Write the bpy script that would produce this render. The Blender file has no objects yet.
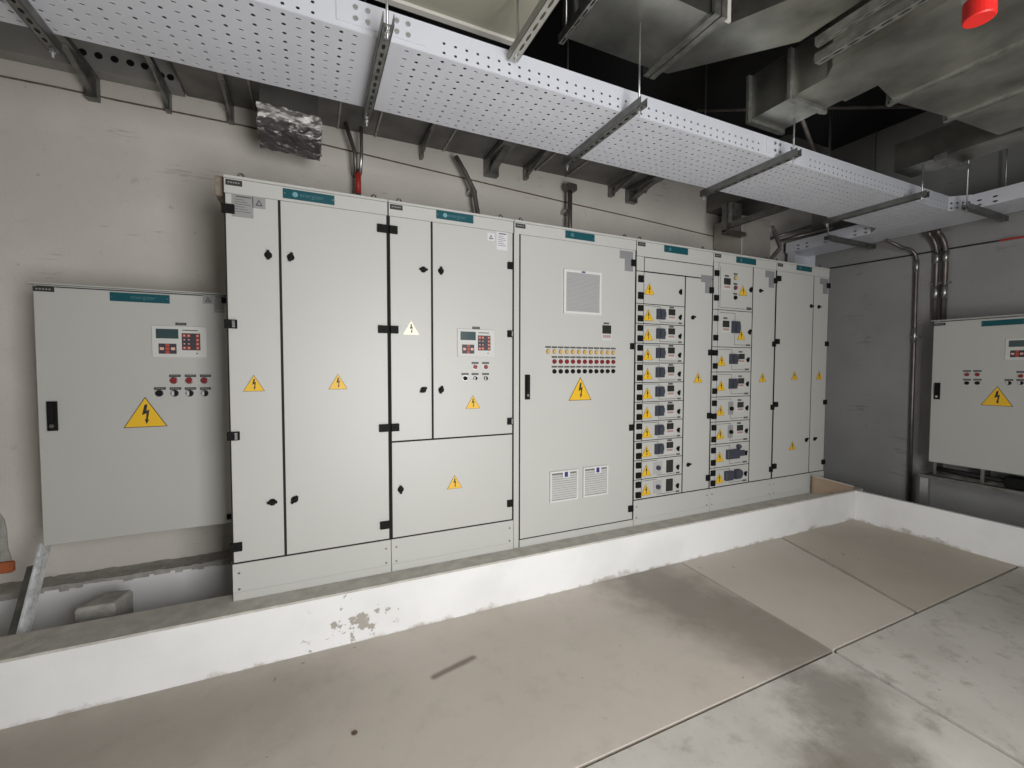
import bpy, bmesh, math, random
from mathutils import Vector, Matrix
random.seed(7)
S = bpy.context.scene
COL = S.collection

# ------------------------------------------------------------------ camera
CAMZ, F_PX = 1.507, 438.8
YAW, PITCH, ROLL = math.radians(24.7), math.radians(2.26), math.radians(0.09)
cd = bpy.data.cameras.new('camera'); cam = bpy.data.objects.new('camera', cd); COL.objects.link(cam)
cd.sensor_width = 36; cd.lens = F_PX / 1024 * 36; cd.clip_start = 0.02; cd.clip_end = 200
cam.matrix_world = (Matrix.Translation((0, 0, CAMZ)) @ Matrix.Rotation(-YAW, 4, 'Z')
                    @ Matrix.Rotation(math.radians(90) - PITCH, 4, 'X') @ Matrix.Rotation(ROLL, 4, 'Z'))
S.camera = cam
# ------------------------------------------------------------------ world, light, exposure
w = bpy.data.worlds.new('world'); S.world = w; w.use_nodes = True
bg = w.node_tree.nodes['Background']; bg.inputs[0].default_value = (0.75, 0.86, 1, 1); bg.inputs[1].default_value = 1.0
def area(name, loc, rot, sx, sy, power, col):
    l = bpy.data.lights.new(name, 'AREA'); l.shape = 'RECTANGLE'; l.size = sx; l.size_y = sy
    l.energy = power; l.color = col
    o = bpy.data.objects.new(name, l); COL.objects.link(o); o.location = loc; o.rotation_euler = rot
    return o
# daylight entering through the open doorway behind the camera
area('doorway_daylight', (1.10, -1.14, 1.22), (math.radians(90), 0, 0), 1.4, 2.3, 108, (1.0, 0.985, 0.965))
S.view_settings.view_transform = 'Standard'; S.view_settings.look = 'None'
S.view_settings.gamma = 1; S.view_settings.use_curve_mapping = False
S.view_settings.exposure = 0.15

# ------------------------------------------------------------------ pixel -> world helpers
R3 = cam.matrix_world.to_3x3()
def ray(px, py): return R3 @ Vector(((px - 512) / F_PX, -(py - 384) / F_PX, -1))
C0 = Vector((0, 0, CAMZ))
def at_y(px, py, Y): r = ray(px, py); return C0 + r * (Y / r.y)
def at_x(px, py, X): r = ray(px, py); return C0 + r * (X / r.x)
def at_z(px, py, Z): r = ray(px, py); return C0 + r * ((Z - CAMZ) / r.z)

# ------------------------------------------------------------------ materials
MATS = {}
def mat(name, col, rough=0.5, metal=0.0, col2=None, scale=6.0, detail=6, lo=0.35, hi=0.7, bump=0.0, bscale=80.0, spec=0.5, emit=None):
    if name in MATS: return MATS[name]
    m = bpy.data.materials.new(name); m.use_nodes = True; nt = m.node_tree; N = nt.nodes; L = nt.links
    b = N['Principled BSDF']; b.inputs['Roughness'].default_value = rough; b.inputs['Metallic'].default_value = metal
    b.inputs['Specular IOR Level'].default_value = spec
    b.inputs['Base Color'].default_value = (*col, 1)
    if emit: b.inputs['Emission Color'].default_value = (*emit[0], 1); b.inputs['Emission Strength'].default_value = emit[1]
    tc = N.new('ShaderNodeTexCoord')
    if col2:
        n = N.new('ShaderNodeTexNoise'); n.inputs['Scale'].default_value = scale; n.inputs['Detail'].default_value = detail
        L.new(tc.outputs['Object'], n.inputs['Vector'])
        r = N.new('ShaderNodeValToRGB'); r.color_ramp.elements[0].position = lo; r.color_ramp.elements[1].position = hi
        r.color_ramp.elements[0].color = (*col, 1); r.color_ramp.elements[1].color = (*col2, 1)
        L.new(n.outputs['Fac'], r.inputs[0]); L.new(r.outputs[0], b.inputs['Base Color'])
    if bump:
        n2 = N.new('ShaderNodeTexNoise'); n2.inputs['Scale'].default_value = bscale; n2.inputs['Detail'].default_value = 5
        L.new(tc.outputs['Object'], n2.inputs['Vector'])
        bp = N.new('ShaderNodeBump'); bp.inputs['Strength'].default_value = bump; bp.inputs['Distance'].default_value = 0.01
        L.new(n2.outputs['Fac'], bp.inputs['Height']); L.new(bp.outputs[0], b.inputs['Normal'])
    MATS[name] = m; return m

class NT:
    """small helper to write node maths"""
    def __init__(s, m): s.nt = m.node_tree; s.N = s.nt.nodes; s.L = s.nt.links
    def val(s, sock, v):
        if isinstance(v, (int, float)): sock.default_value = v
        elif isinstance(v, tuple): sock.default_value = v
        else: s.L.new(v, sock)
    def math(s, op, a, b=0.0, clamp=False):
        n = s.N.new('ShaderNodeMath'); n.operation = op; n.use_clamp = clamp; s.val(n.inputs[0], a); s.val(n.inputs[1], b); return n.outputs[0]
    def noise(s, vec, scale, detail=5, rough=0.55):
        n = s.N.new('ShaderNodeTexNoise'); s.val(n.inputs['Vector'], vec); n.inputs['Scale'].default_value = scale
        n.inputs['Detail'].default_value = detail; n.inputs['Roughness'].default_value = rough; return n.outputs['Fac']
    def smooth(s, v, a, b):
        n = s.N.new('ShaderNodeMapRange'); n.interpolation_type = 'SMOOTHSTEP'; s.val(n.inputs['Value'], v)
        n.inputs['From Min'].default_value = a; n.inputs['From Max'].default_value = b; return n.outputs[0]
    def mix(s, f, a, b):
        n = s.N.new('ShaderNodeMix'); n.data_type = 'RGBA'; s.val(n.inputs[0], f)
        for i, c in ((6, a), (7, b)):
            s.val(n.inputs[i], (*c, 1) if isinstance(c, tuple) and len(c) == 3 else c)
        return n.outputs[2]
    def vec(s, op, a, b=(0, 0, 0)):
        n = s.N.new('ShaderNodeVectorMath'); n.operation = op; s.val(n.inputs[0], a); s.val(n.inputs[1], b)
        return n.outputs['Value'] if op in ('LENGTH', 'DOT_PRODUCT', 'DISTANCE') else n.outputs[0]
def newmat(name, rough):
    m = bpy.data.materials.new(name); m.use_nodes = True; MATS[name] = m
    h = NT(m); h.b = h.N['Principled BSDF']; h.b.inputs['Roughness'].default_value = rough
    tc = h.N.new('ShaderNodeTexCoord'); h.p = tc.outputs['Object']
    sx = h.N.new('ShaderNodeSeparateXYZ'); h.L.new(h.p, sx.inputs[0]); h.x, h.y, h.z = sx.outputs
    return m, h
def finish(h, col, height=None, bump=0.3, dist=0.01):
    h.L.new(col, h.b.inputs['Base Color'])
    if height is not None:
        bp = h.N.new('ShaderNodeBump'); bp.inputs['Strength'].default_value = bump; bp.inputs['Distance'].default_value = dist
        h.L.new(height, bp.inputs['Height']); h.L.new(bp.outputs[0], h.b.inputs['Normal'])

def plaster(name, c1, c2, cd_, white=None):
    m, h = newmat(name, 0.9)
    n1 = h.noise(h.p, 1.3, 6); n2 = h.noise(h.p, 9, 7, 0.65); n3 = h.noise(h.vec('MULTIPLY', h.p, (3, 3, 14)), 3, 6, 0.6)
    c = h.mix(h.smooth(n1, 0.35, 0.7), c1, c2)
    c = h.mix(h.math('MULTIPLY', h.smooth(n2, 0.62, 0.75), 0.45), c, cd_)
    c = h.mix(h.math('MULTIPLY', h.smooth(n3, 0.66, 0.74), 0.5), c, cd_)
    n4 = h.noise(h.vec('MULTIPLY', h.p, (1.6, 1.6, 26)), 2.2, 7, 0.7)
    c = h.mix(h.math('MULTIPLY', h.smooth(h.math('MULTIPLY', n4, h.noise(h.p, 2.7, 3)), 0.36, 0.40), 0.55), c, cd_)
    c = h.mix(h.math('MULTIPLY', h.smooth(h.noise(h.p, 16, 2), 0.74, 0.77), 0.6), c, cd_)
    finish(h, c, h.math('ADD', n2, h.noise(h.p, 90, 4)), 0.35, 0.006)
    return m
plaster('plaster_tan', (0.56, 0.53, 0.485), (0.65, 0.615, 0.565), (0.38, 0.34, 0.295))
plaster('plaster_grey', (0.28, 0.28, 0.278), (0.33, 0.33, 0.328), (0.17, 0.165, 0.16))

def curb_paint():
    m, h = newmat('curb_white', 0.75)
    n1 = h.noise(h.p, 2.2, 6); n2 = h.noise(h.p, 26, 7, 0.7); n3 = h.noise(h.p, 8, 8, 0.7)
    c = h.mix(h.smooth(n1, 0.4, 0.7), (0.86, 0.86, 0.86), (0.79, 0.79, 0.785))
    # dirt splashed along the foot of the curb
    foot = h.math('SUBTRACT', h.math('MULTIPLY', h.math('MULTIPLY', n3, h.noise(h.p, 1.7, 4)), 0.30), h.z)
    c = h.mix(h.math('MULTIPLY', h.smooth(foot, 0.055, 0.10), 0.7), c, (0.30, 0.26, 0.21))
    c = h.mix(h.math('MULTIPLY', h.smooth(n2, 0.68, 0.74), 0.35), c, (0.42, 0.40, 0.37))
    # chipped patch
    dx = h.math('MULTIPLY', h.math('SUBTRACT', h.x, 0.22), 3.6); dz = h.math('MULTIPLY', h.math('SUBTRACT', h.z, 0.10), 7)
    r = h.math('SQRT', h.math('ADD', h.math('MULTIPLY', dx, dx), h.math('MULTIPLY', dz, dz)))
    chip = h.smooth(h.math('SUBTRACT', h.noise(h.p, 17, 7, 0.65), h.math('MULTIPLY', r, 0.17)), 0.47, 0.50)
    c = h.mix(h.math('MULTIPLY', chip, 0.85), c, (0.33, 0.30, 0.25))
    finish(h, c, h.math('SUBTRACT', n3, chip), 0.35, 0.006)
    return m
curb_paint()
mat('concrete', (0.60, 0.575, 0.52), 0.9, 0, (0.46, 0.44, 0.395), 14, 8, 0.35, 0.7, 0.5, 60)
mat('mortar', (0.44, 0.42, 0.39), 0.95, 0, (0.31, 0.30, 0.28), 18, 8, 0.35, 0.7, 0.6, 50)
mat('zinc_bright', (0.85, 0.87, 0.88), 0.25, 0.5, (0.6, 0.62, 0.63), 40, 4)
mat('joint_dark', (0.045, 0.04, 0.035), 0.95)
mat('concrete_dark', (0.20, 0.19, 0.18), 0.9, 0, (0.13, 0.12, 0.11), 8, 8, 0.35, 0.7, 0.5, 50)

def floor_mat(name, ca, cb, mott, stains=(), marks=()):
    m, h = newmat(name, 0.62)
    n1 = h.noise(h.p, 1.4, 7, 0.6); n2 = h.noise(h.p, 7, 8, 0.7); n3 = h.noise(h.p, 40, 6, 0.7)
    c = h.mix(h.smooth(n1, 0.38, 0.66), ca, cb)
    c = h.mix(h.math('MULTIPLY', h.smooth(n2, 0.5, 0.72), mott), c, (0.19, 0.165, 0.13))
    c = h.mix(h.math('MULTIPLY', h.smooth(n3, 0.62, 0.72), mott * 0.6), c, (0.20, 0.18, 0.15))
    c = h.mix(h.math('MULTIPLY', h.smooth(h.noise(h.p, 13, 3), 0.71, 0.74), 0.5), c, (0.12, 0.10, 0.08))
    def capsule(a, b, rad, soft, strength, colr, wob):
        nonlocal c
        ab = (b[0]-a[0], b[1]-a[1], 0); l2 = ab[0]**2 + ab[1]**2
        pa = h.vec('SUBTRACT', h.p, (a[0], a[1], 0)); pa = h.vec('MULTIPLY', pa, (1, 1, 0))
        t = h.math('DIVIDE', h.vec('DOT_PRODUCT', pa, ab), l2, True)
        s = h.N.new('ShaderNodeVectorMath'); s.operation = 'SCALE'; s.inputs[0].default_value = ab; h.L.new(t, s.inputs['Scale'])
        d = h.vec('LENGTH', h.vec('SUBTRACT', pa, s.outputs[0]))
        d = h.math('ADD', d, h.math('MULTIPLY', h.math('SUBTRACT', h.noise(h.p, 5, 7, 0.65), 0.5), wob))
        k = h.math('SUBTRACT', 1.0, h.smooth(d, rad, rad + soft))
        c = h.mix(h.math('MULTIPLY', k, strength), c, colr)
    for (a, b, rad, soft, st) in stains: capsule(a, b, rad, soft, st, (0.13, 0.11, 0.085), 0.5)
    for (a, b, rad, soft, st) in marks: capsule(a, b, rad, soft, st, (0.10, 0.075, 0.05), 0.02)
    finish(h, c, h.math('ADD', n2, n3), 0.12, 0.005)
    return m
TAN, TAN2, GRY, GRY2 = (0.62, 0.565, 0.50), (0.585, 0.53, 0.465), (0.64, 0.61, 0.56), (0.56, 0.53, 0.48)
floor_mat('floor_main', TAN, TAN2, 0.14, stains=[((2.15, 2.3), (2.35, 1.5), 0.10, 0.45, 0.6), ((-1.5, 2.3), (-0.2, 2.25), 0.0, 0.6, 0.38)],
          marks=[(tuple(at_z(434, 677, 0))[:2], tuple(at_z(473, 657.5, 0))[:2], 0.004, 0.026, 0.7)])
floor_mat('floor_tan', TAN, TAN2, 0.05)
floor_mat('floor_tan_deep', (0.56, 0.50, 0.43), (0.52, 0.465, 0.395), 0.05)
floor_mat('floor_pale', GRY, GRY2, 0.5, stains=[((2.2, 1.2), (1.75, 0.75), 0.05, 0.30, 0.65), ((1.75, 0.9), (1.7, 0.5), 0.02, 0.35, 0.4)])
floor_mat('floor_pale_far', GRY, GRY2, 0.55, stains=[((4.6, 1.2), (4.2, 0.9), 0.05, 0.5, 0.35)])

mat('cabinet_paint', (0.53, 0.53, 0.505), 0.42, 0, (0.505, 0.505, 0.48), 1.2, 3, 0.3, 0.75, 0.02, 220)
mat('box_paint', (0.475, 0.475, 0.455), 0.42, 0, (0.455, 0.455, 0.435), 1.2, 3, 0.3, 0.75, 0.02, 220)
mat('gasket_shade', (0.016, 0.016, 0.016), 0.9)  # near-black: rubber seal with the shade of the door gaps in it
mat('black_plastic', (0.010, 0.010, 0.010), 0.6, spec=0.12)
mat('dark_tag', (0.03, 0.03, 0.03), 0.45)
mat('teal_plate', (0.008, 0.080, 0.098), 0.45, spec=0.3)
mat('plate_print', (0.07, 0.17, 0.20), 0.5)
mat('white_print', (0.5, 0.5, 0.52), 0.5)
mat('logo_pale', (0.16, 0.34, 0.38), 0.5)
mat('sign_yellow', (0.80, 0.48, 0.02), 0.45)
mat('sign_pale', (0.72, 0.68, 0.50), 0.2)
mat('sign_black', (0.02, 0.02, 0.02), 0.5)
mat('paper_grey', (0.30, 0.295, 0.29), 0.6)
mat('paper_dim', (0.24, 0.24, 0.25), 0.6)
mat('paper_white', (0.66, 0.65, 0.67), 0.6)
mat('ink', (0.09, 0.09, 0.10), 0.6)
mat('panel_white', (0.58, 0.58, 0.555), 0.5)
mat('grille_dark', (0.16, 0.16, 0.16), 0.8)
mat('screen', (0.045, 0.075, 0.08), 0.2)
mat('screen_dark', (0.03, 0.03, 0.028), 0.25)
mat('key_red', (0.45, 0.07, 0.035), 0.5)
mat('key_pale', (0.75, 0.42, 0.34), 0.5)
mat('key_dark', (0.04, 0.035, 0.05), 0.5)
mat('lamp_red', (0.22, 0.018, 0.022), 0.35)
mat('lamp_amber', (0.62, 0.42, 0.16), 0.3)
mat('lamp_amber_ring', (0.36, 0.24, 0.10), 0.4)
mat('chrome', (0.75, 0.75, 0.75), 0.25, 1.0)
mat('breaker_blue', (0.05, 0.055, 0.075), 0.5)
mat('label_pink', (0.42, 0.26, 0.24), 0.6)
mat('label_blue', (0.02, 0.025, 0.16), 0.5)
mat('vent_mesh', (0.42, 0.42, 0.42), 0.7)
mat('vent_frame', (0.66, 0.66, 0.64), 0.5)
mat('tray_white', (0.63, 0.645, 0.70), 0.38, 0.0, (0.59, 0.605, 0.66), 3, 3, 0.3, 0.7)
mat('strut_zinc', (0.26, 0.26, 0.245), 0.42, 0.85, (0.15, 0.15, 0.145), 12, 5, 0.35, 0.7)
mat('rod_zinc', (0.55, 0.56, 0.57), 0.35, 0.9)
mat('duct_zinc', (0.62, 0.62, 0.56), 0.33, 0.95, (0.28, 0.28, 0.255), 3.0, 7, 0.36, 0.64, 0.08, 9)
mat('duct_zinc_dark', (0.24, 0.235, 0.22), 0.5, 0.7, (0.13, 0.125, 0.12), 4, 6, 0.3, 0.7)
mat('duct_grey', (0.30, 0.29, 0.275), 0.6, 0, (0.24, 0.235, 0.22), 5, 5)
mat('duct_pale', (0.42, 0.40, 0.36), 0.5, 0.3, (0.34, 0.32, 0.29), 4, 5)
mat('zinc_pale', (0.42, 0.42, 0.39), 0.45, 0.3, (0.36, 0.36, 0.33), 20, 4)
mat('flange_zinc', (0.46, 0.46, 0.43), 0.35, 0.8, (0.25, 0.25, 0.23), 20, 5, 0.3, 0.7)
mat('board_cream', (0.40, 0.385, 0.31), 0.7, 0, (0.36, 0.345, 0.28), 3, 5)
mat('board_edge', (0.62, 0.60, 0.55), 0.6)
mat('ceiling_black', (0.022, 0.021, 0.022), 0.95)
mat('conduit', (0.22, 0.20, 0.19), 0.4, 0.7, (0.13, 0.11, 0.10), 9, 5, 0.3, 0.7)
mat('conduit_shiny', (0.45, 0.45, 0.44), 0.28, 0.9)
mat('rust_brown', (0.12, 0.075, 0.055), 0.8, 0, (0.20, 0.16, 0.13), 30, 5)
mat('red_paint', (0.55, 0.015, 0.012), 0.4)
mat('red_tape', (0.42, 0.03, 0.02), 0.5)
mat('black_rubber', (0.015, 0.014, 0.014), 0.6)
mat('cardboard', (0.36, 0.27, 0.19), 0.85, 0, (0.29, 0.21, 0.15), 5, 5)
mat('dirty_brown', (0.22, 0.17, 0.13), 0.9, 0, (0.30, 0.25, 0.2), 30, 6, 0.35, 0.7, 0.5, 60)
mat('brick_orange', (0.50, 0.14, 0.05), 0.9, 0, (0.36, 0.12, 0.06), 20, 5)
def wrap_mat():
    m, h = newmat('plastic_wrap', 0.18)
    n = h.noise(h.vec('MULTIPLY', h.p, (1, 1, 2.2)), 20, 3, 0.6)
    pale = h.mix(h.smooth(n, 0.42, 0.6), (0.20, 0.19, 0.18), (0.75, 0.74, 0.71))       # paler mix, towards the top
    dark = h.mix(h.smooth(n, 0.56, 0.66), (0.075, 0.07, 0.07), (0.40, 0.39, 0.38))      # darker mix, towards the bottom
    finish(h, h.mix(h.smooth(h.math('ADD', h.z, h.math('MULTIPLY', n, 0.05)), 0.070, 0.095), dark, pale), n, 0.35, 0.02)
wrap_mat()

# ------------------------------------------------------------------ mesh builder
ORG = {}
def front(Y0): return lambda u, d, v: (u, Y0 - d, v)
def rightwall(X0): return lambda u, d, v: (X0 - d, -u, v)     # u = -Y
ident = lambda u, d, v: (u, d, v)
class MB:
    def __init__(s, fr=ident): s.v = []; s.f = []; s.m = []; s.fr = fr
    def pts(s, ps): b = len(s.v); s.v += [Vector(s.fr(*p)) for p in ps]; return b
    def face(s, idx, mi=0): s.f.append(tuple(idx)); s.m.append(mi)
    def box(s, u0, u1, d0, d1, v0, v1, mi=0):
        b = s.pts([(u, d, v) for v in (v0, v1) for d in (d0, d1) for u in (u0, u1)])
        for q in ((0, 2, 3, 1), (4, 5, 7, 6), (0, 1, 5, 4), (2, 6, 7, 3), (0, 4, 6, 2), (1, 3, 7, 5)): s.face([b+i for i in q], mi)
        return s
    def prism(s, poly, d0, d1, mi=0):                     # poly in (u,v), extruded along d
        n = len(poly); b = s.pts([(p[0], d0, p[1]) for p in poly] + [(p[0], d1, p[1]) for p in poly])
        s.face([b+i for i in range(n)], mi); s.face([b+n+i for i in reversed(range(n))], mi)
        for i in range(n): j = (i+1) % n; s.face([b+i, b+n+i, b+n+j, b+j], mi)
        return s
    def slab(s, poly, z0, z1, mi=0):                      # poly in (u,d) plan, extruded along v
        n = len(poly); b = s.pts([(p[0], p[1], z0) for p in poly] + [(p[0], p[1], z1) for p in poly])
        s.face([b+i for i in range(n)], mi); s.face([b+n+i for i in reversed(range(n))], mi)
        for i in range(n): j = (i+1) % n; s.face([b+i, b+n+i, b+n+j, b+j], mi)
        return s
    def cyl(s, u, v, r, d0, d1, n=14, mi=0, r1=None):
        r1 = r if r1 is None else r1
        b = s.pts([(u + r*math.cos(2*math.pi*i/n), d0, v + r*math.sin(2*math.pi*i/n)) for i in range(n)] +
                  [(u + r1*math.cos(2*math.pi*i/n), d1, v + r1*math.sin(2*math.pi*i/n)) for i in range(n)])
        s.face([b+i for i in range(n)], mi); s.face([b+n+i for i in reversed(range(n))], mi)
        for i in range(n): j = (i+1) % n; s.face([b+i, b+n+i, b+n+j, b+j], mi)
        return s
    def tube(s, path, r, n=8, mi=0):
        P = [Vector(p) for p in path]; rings = []
        up = None
        for i, p in enumerate(P):
            t = (P[min(i+1, len(P)-1)] - P[max(i-1, 0)]).normalized()
            if up is None: up = t.orthogonal().normalized()
            a = (up - t*up.dot(t)).normalized(); up = a; c = t.cross(a)
            rr = r[i] if isinstance(r, (list, tuple)) else r
            b = len(s.v); s.v += [p + a*rr*math.cos(2*math.pi*k/n) + c*rr*math.sin(2*math.pi*k/n) for k in range(n)]; rings.append(b)
        for A, B in zip(rings, rings[1:]):
            for k in range(n): j = (k+1) % n; s.face([A+k, A+j, B+j, B+k], mi)
        s.face([rings[0]+k for k in reversed(range(n))], mi); s.face([rings[-1]+k for k in range(n)], mi)
        return s
    def bar(s, a, b, wd, ht, up=(0, 0, 1), mi=0):         # rectangular bar between two points
        a, b = Vector(a), Vector(b); t = (b-a).normalized(); up = Vector(up); sd = t.cross(up).normalized(); u2 = sd.cross(t)
        i0 = len(s.v)
        for p in (a, b):
            for x, y in ((-1, -1), (1, -1), (1, 1), (-1, 1)): s.v.append(p + sd*x*wd/2 + u2*y*ht/2)
        for q in ((0, 1, 2, 3), (7, 6, 5, 4), (0, 4, 5, 1), (1, 5, 6, 2), (2, 6, 7, 3), (3, 7, 4, 0)): s.face([i0+k for k in q], mi)
        return s
    def torus(s, c, R, r, axis='y', n=14, k=6, mi=0):
        c = Vector(c); b = len(s.v)
        for i in range(n):
            a = 2*math.pi*i/n
            for j in range(k):
                q = 2*math.pi*j/k; rr = R + r*math.cos(q); h = r*math.sin(q)
                p = (rr*math.cos(a), h, rr*math.sin(a)) if axis == 'y' else (h, rr*math.cos(a), rr*math.sin(a))
                s.v.append(c + Vector(p))
        for i in range(n):
            for j in range(k):
                s.face([b+i*k+j, b+i*k+(j+1) % k, b+((i+1) % n)*k+(j+1) % k, b+((i+1) % n)*k+j], mi)
        return s
    def perf(s, o, U, V, nu, nv, hole, mi=0, skip=None):
        """perforated sheet: nu x nv cells spanning vectors U and V from o; hole(i,j)->(half_u,half_v) in cell fractions"""
        o, U, V = Vector(o), Vector(U)/nu, Vector(V)/nv; b0 = len(s.v)
        for j in range(nv+1):
            for i in range(nu+1): s.v.append(o + U*i + V*j)
        g = lambda i, j: b0 + j*(nu+1) + i
        for j in range(nv):
            for i in range(nu):
                cs = [g(i, j), g(i+1, j), g(i+1, j+1), g(i, j+1)]
                hz = None if (skip and skip(i, j)) else hole(i, j)
                if not hz: s.face(cs, mi); continue
                hu, hv = hz; k = 0.45; cc = o + U*(i+0.5) + V*(j+0.5); b = len(s.v)
                for a, c in ((-k, -1), (k, -1), (1, -k), (1, k), (k, 1), (-k, 1), (-1, k), (-1, -k)): s.v.append(cc + U*a*hu + V*c*hv)
                for q in range(4):
                    s.face([cs[q], cs[(q+1) % 4], b+2*q+1, b+2*q], mi)
                    s.face([cs[(q+1) % 4], b+(2*q+2) % 8, b+2*q+1], mi)
        return s
    def build(s, name, mats, parent=None, bev=0.0, smooth=False, solid=0.0, seg=1):
        org = Vector((0, 0, 0)); p = parent
        while p is not None:
            if p.name in ORG: org = ORG[p.name]; break
            p = p.parent
        me = bpy.data.meshes.new(name); bm = bmesh.new()
        vs = [bm.verts.new(v - org) for v in s.v]
        for f, mi in zip(s.f, s.m):
            try: q = bm.faces.new([vs[i] for i in f]); q.material_index = mi; q.smooth = smooth
            except ValueError: pass
        bm.normal_update(); bmesh.ops.recalc_face_normals(bm, faces=bm.faces)
        if bev: bmesh.ops.bevel(bm, geom=bm.edges[:], offset=bev, segments=seg, profile=0.6, affect='EDGES')
        bm.to_mesh(me); bm.free()
        for k in (mats if isinstance(mats, (list, tuple)) else [mats]): me.materials.append(MATS[k])
        o = bpy.data.objects.new(name, me); COL.objects.link(o)
        if parent is not None: o.parent = parent
        if solid:
            md = o.modifiers.new('thick', 'SOLIDIFY'); md.thickness = solid; md.offset = 0
        return o
def tag(o, label=None, cat=None, group=None, kind=None):
    if label: o['label'] = label
    if cat: o['category'] = cat
    if group: o['group'] = group
    if kind: o['kind'] = kind
    return o
def thing(name, loc, label, cat, group=None):
    o = bpy.data.objects.new(name, None); COL.objects.link(o); o.location = loc; o.empty_display_size = 0.1
    ORG[o.name] = Vector(loc); return tag(o, label, cat, group)
def struct(name, mb, m, label=None, **k):
    o = mb.build(name, m, **k); o['kind'] = 'structure'
    if label: o['label'] = label
    return o
def one(name, mb, m, label, cat, group=None, **k):
    return tag(mb.build(name, m, **k), label, cat, group)

# ================================================================== setting
YB, XR, XL, YF, ZC = 3.35, 5.5, -3.2, -1.22, 4.0
CURB_Y0, CURB_Y1, CURB_Z, CURB_X = 2.485, 2.705, 0.291, 4.87
fl = struct('floor', MB().box(XL, XR, YF, YB, -0.12, -0.03), 'joint_dark', 'concrete floor with cut joints')
def slab_child(poly, m):
    MB().slab(poly, -0.03, 0.0).build('floor_slab', m, fl)
slab_child([(XL, 1.318), (2.502, 1.358), (2.572, 2.484), (XL, 2.484)], 'floor_main')
slab_child([(2.517, 1.362), (3.357, 1.366), (3.560, 1.92), (3.755, 2.484), (2.587, 2.484)], 'floor_tan')
slab_child([(3.386, 1.366), (CURB_X, 1.372), (CURB_X, 2.484), (3.786, 2.484), (3.595, 1.90)], 'floor_tan_deep')
slab_child([(XL, YF), (2.25, YF), (2.40, 0.30), (2.494, 1.342), (XL, 1.300)], 'floor_pale')
slab_child([(2.285, YF), (CURB_X, YF), (CURB_X, 1.355), (2.522, 1.346), (2.440, 0.30)], 'floor_pale_far')
struct('wall_back', MB().box(XL, XR+0.2, YB, YB+0.2, -0.1, ZC), 'plaster_tan', 'tan plastered back wall')
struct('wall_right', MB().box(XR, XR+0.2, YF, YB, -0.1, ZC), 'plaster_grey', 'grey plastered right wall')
struct('wall_left', MB().box(XL-0.2, XL, YF, YB+0.2, -0.1, ZC), 'plaster_tan', 'plastered left wall')
fw = MB(); fw.box(XL-0.2, 0.38, YF-0.2, YF, -0.1, ZC); fw.box(1.82, XR+0.2, YF-0.2, YF, -0.1, ZC); fw.box(0.38, 1.82, YF-0.2, YF, 2.40, ZC)
struct('wall_front', fw, 'plaster_grey', 'plastered wall with open doorway')
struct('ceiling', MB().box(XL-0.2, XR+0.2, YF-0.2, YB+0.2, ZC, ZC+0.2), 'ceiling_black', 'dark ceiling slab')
# curbs of the cable trench
def curb(name, x0, x1, y0, y1, z1, label):
    o = struct(name, MB().box(x0, x1, y0, y1, -0.02, z1-0.012), 'curb_white', label)
    # rough bare concrete cap
    n = 60; m = MB(); long_x = (x1-x0) > (y1-y0)
    for i in range(n):
        a, b = i/n, (i+1)/n
        j = [random.uniform(-0.004, 0.003) for _ in range(1)][0]
        if long_x: m.box(x0+(x1-x0)*a, x0+(x1-x0)*b, y0+0.001-min(j, 0)*0, y1, z1-0.012+min(j, 0)*0.6, z1)
        else: m.box(x0+0.001, x1, y0+(y1-y0)*a, y0+(y1-y0)*b, z1-0.012, z1)
    m.build('cap', 'concrete' if long_x else 'curb_white', o)
    return o
curb('trim_1', XL, CURB_X+0.15, CURB_Y0, CURB_Y1, CURB_Z, 'white painted curb in front of the cabinets')
curb('trim_2', CURB_X, CURB_X+0.04, YF, CURB_Y0-0.002, CURB_Z, 'white painted curb along the right wall')
rc = struct('trim_3', MB().box(XL, XR, 3.20, YB, -0.02, 0.285), 'curb_white', 'rear ledge below the back wall')
m = MB(); x = XL
while x < 0.2:
    dx = random.uniform(0.02, 0.07); m.box(x, min(x+dx, 0.2), 3.196-random.uniform(0, 0.006), YB, 0.285-random.uniform(0.0, 0.022), 0.30+random.uniform(-0.003, 0.003)); x += dx
m.build('cap', 'mortar', rc)

# ================================================================== cabinet builders
def sign(parent, fr, u, v, h, d=0.0, pale=False, name='warning_sign'):
    wd = h*1.16
    def tri(k): return [(u - wd/2*k, v - h/2 + (1-k)*h*0.33), (u + wd/2*k, v - h/2 + (1-k)*h*0.33), (u, v - h/2 + (1-k)*h*0.33 + h*k)]
    s = MB(fr)
    s.prism(tri(1.0), d+0.0002, d+0.0014, 1 if not pale else 0)
    s.prism(tri(0.94), d+0.0012, d+0.0019, 0)
    o = s.build(name, ['sign_pale' if pale else 'sign_yellow', 'sign_black'], parent)
    b = MB(fr); k = h
    bolt = [(-0.02, 0.30), (0.06, 0.32), (0.03, 0.10), (0.11, 0.14), (0.06, -0.20), (0.10, -0.19), (0.02, -0.34), (-0.02, -0.17), (0.015, -0.18), (0.03, 0.02), (-0.09, -0.04)]
    b.prism([(u + p[0]*k, v - 0.06*h + p[1]*k) for p in bolt], d+0.0017, d+0.0026)
    b.build('bolt', 'sign_black', o)
    return o
def lock(parent, fr, u, v, d=0.0, r=0.016, ang=0.0, name='lock'):
    m = MB(fr); m.cyl(u, v, r, d, d+0.006, 14); 
    c, s_ = math.cos(ang), math.sin(ang)
    m.prism([(u + a*c - b*s_, v + a*s_ + b*c) for a, b in ((-r*1.3, -r*0.35), (r*1.3, -r*0.35), (r*1.3, r*0.35), (-r*1.3, r*0.35))], d+0.006, d+0.016)
    return m.build(name, 'black_plastic', parent)
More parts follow.
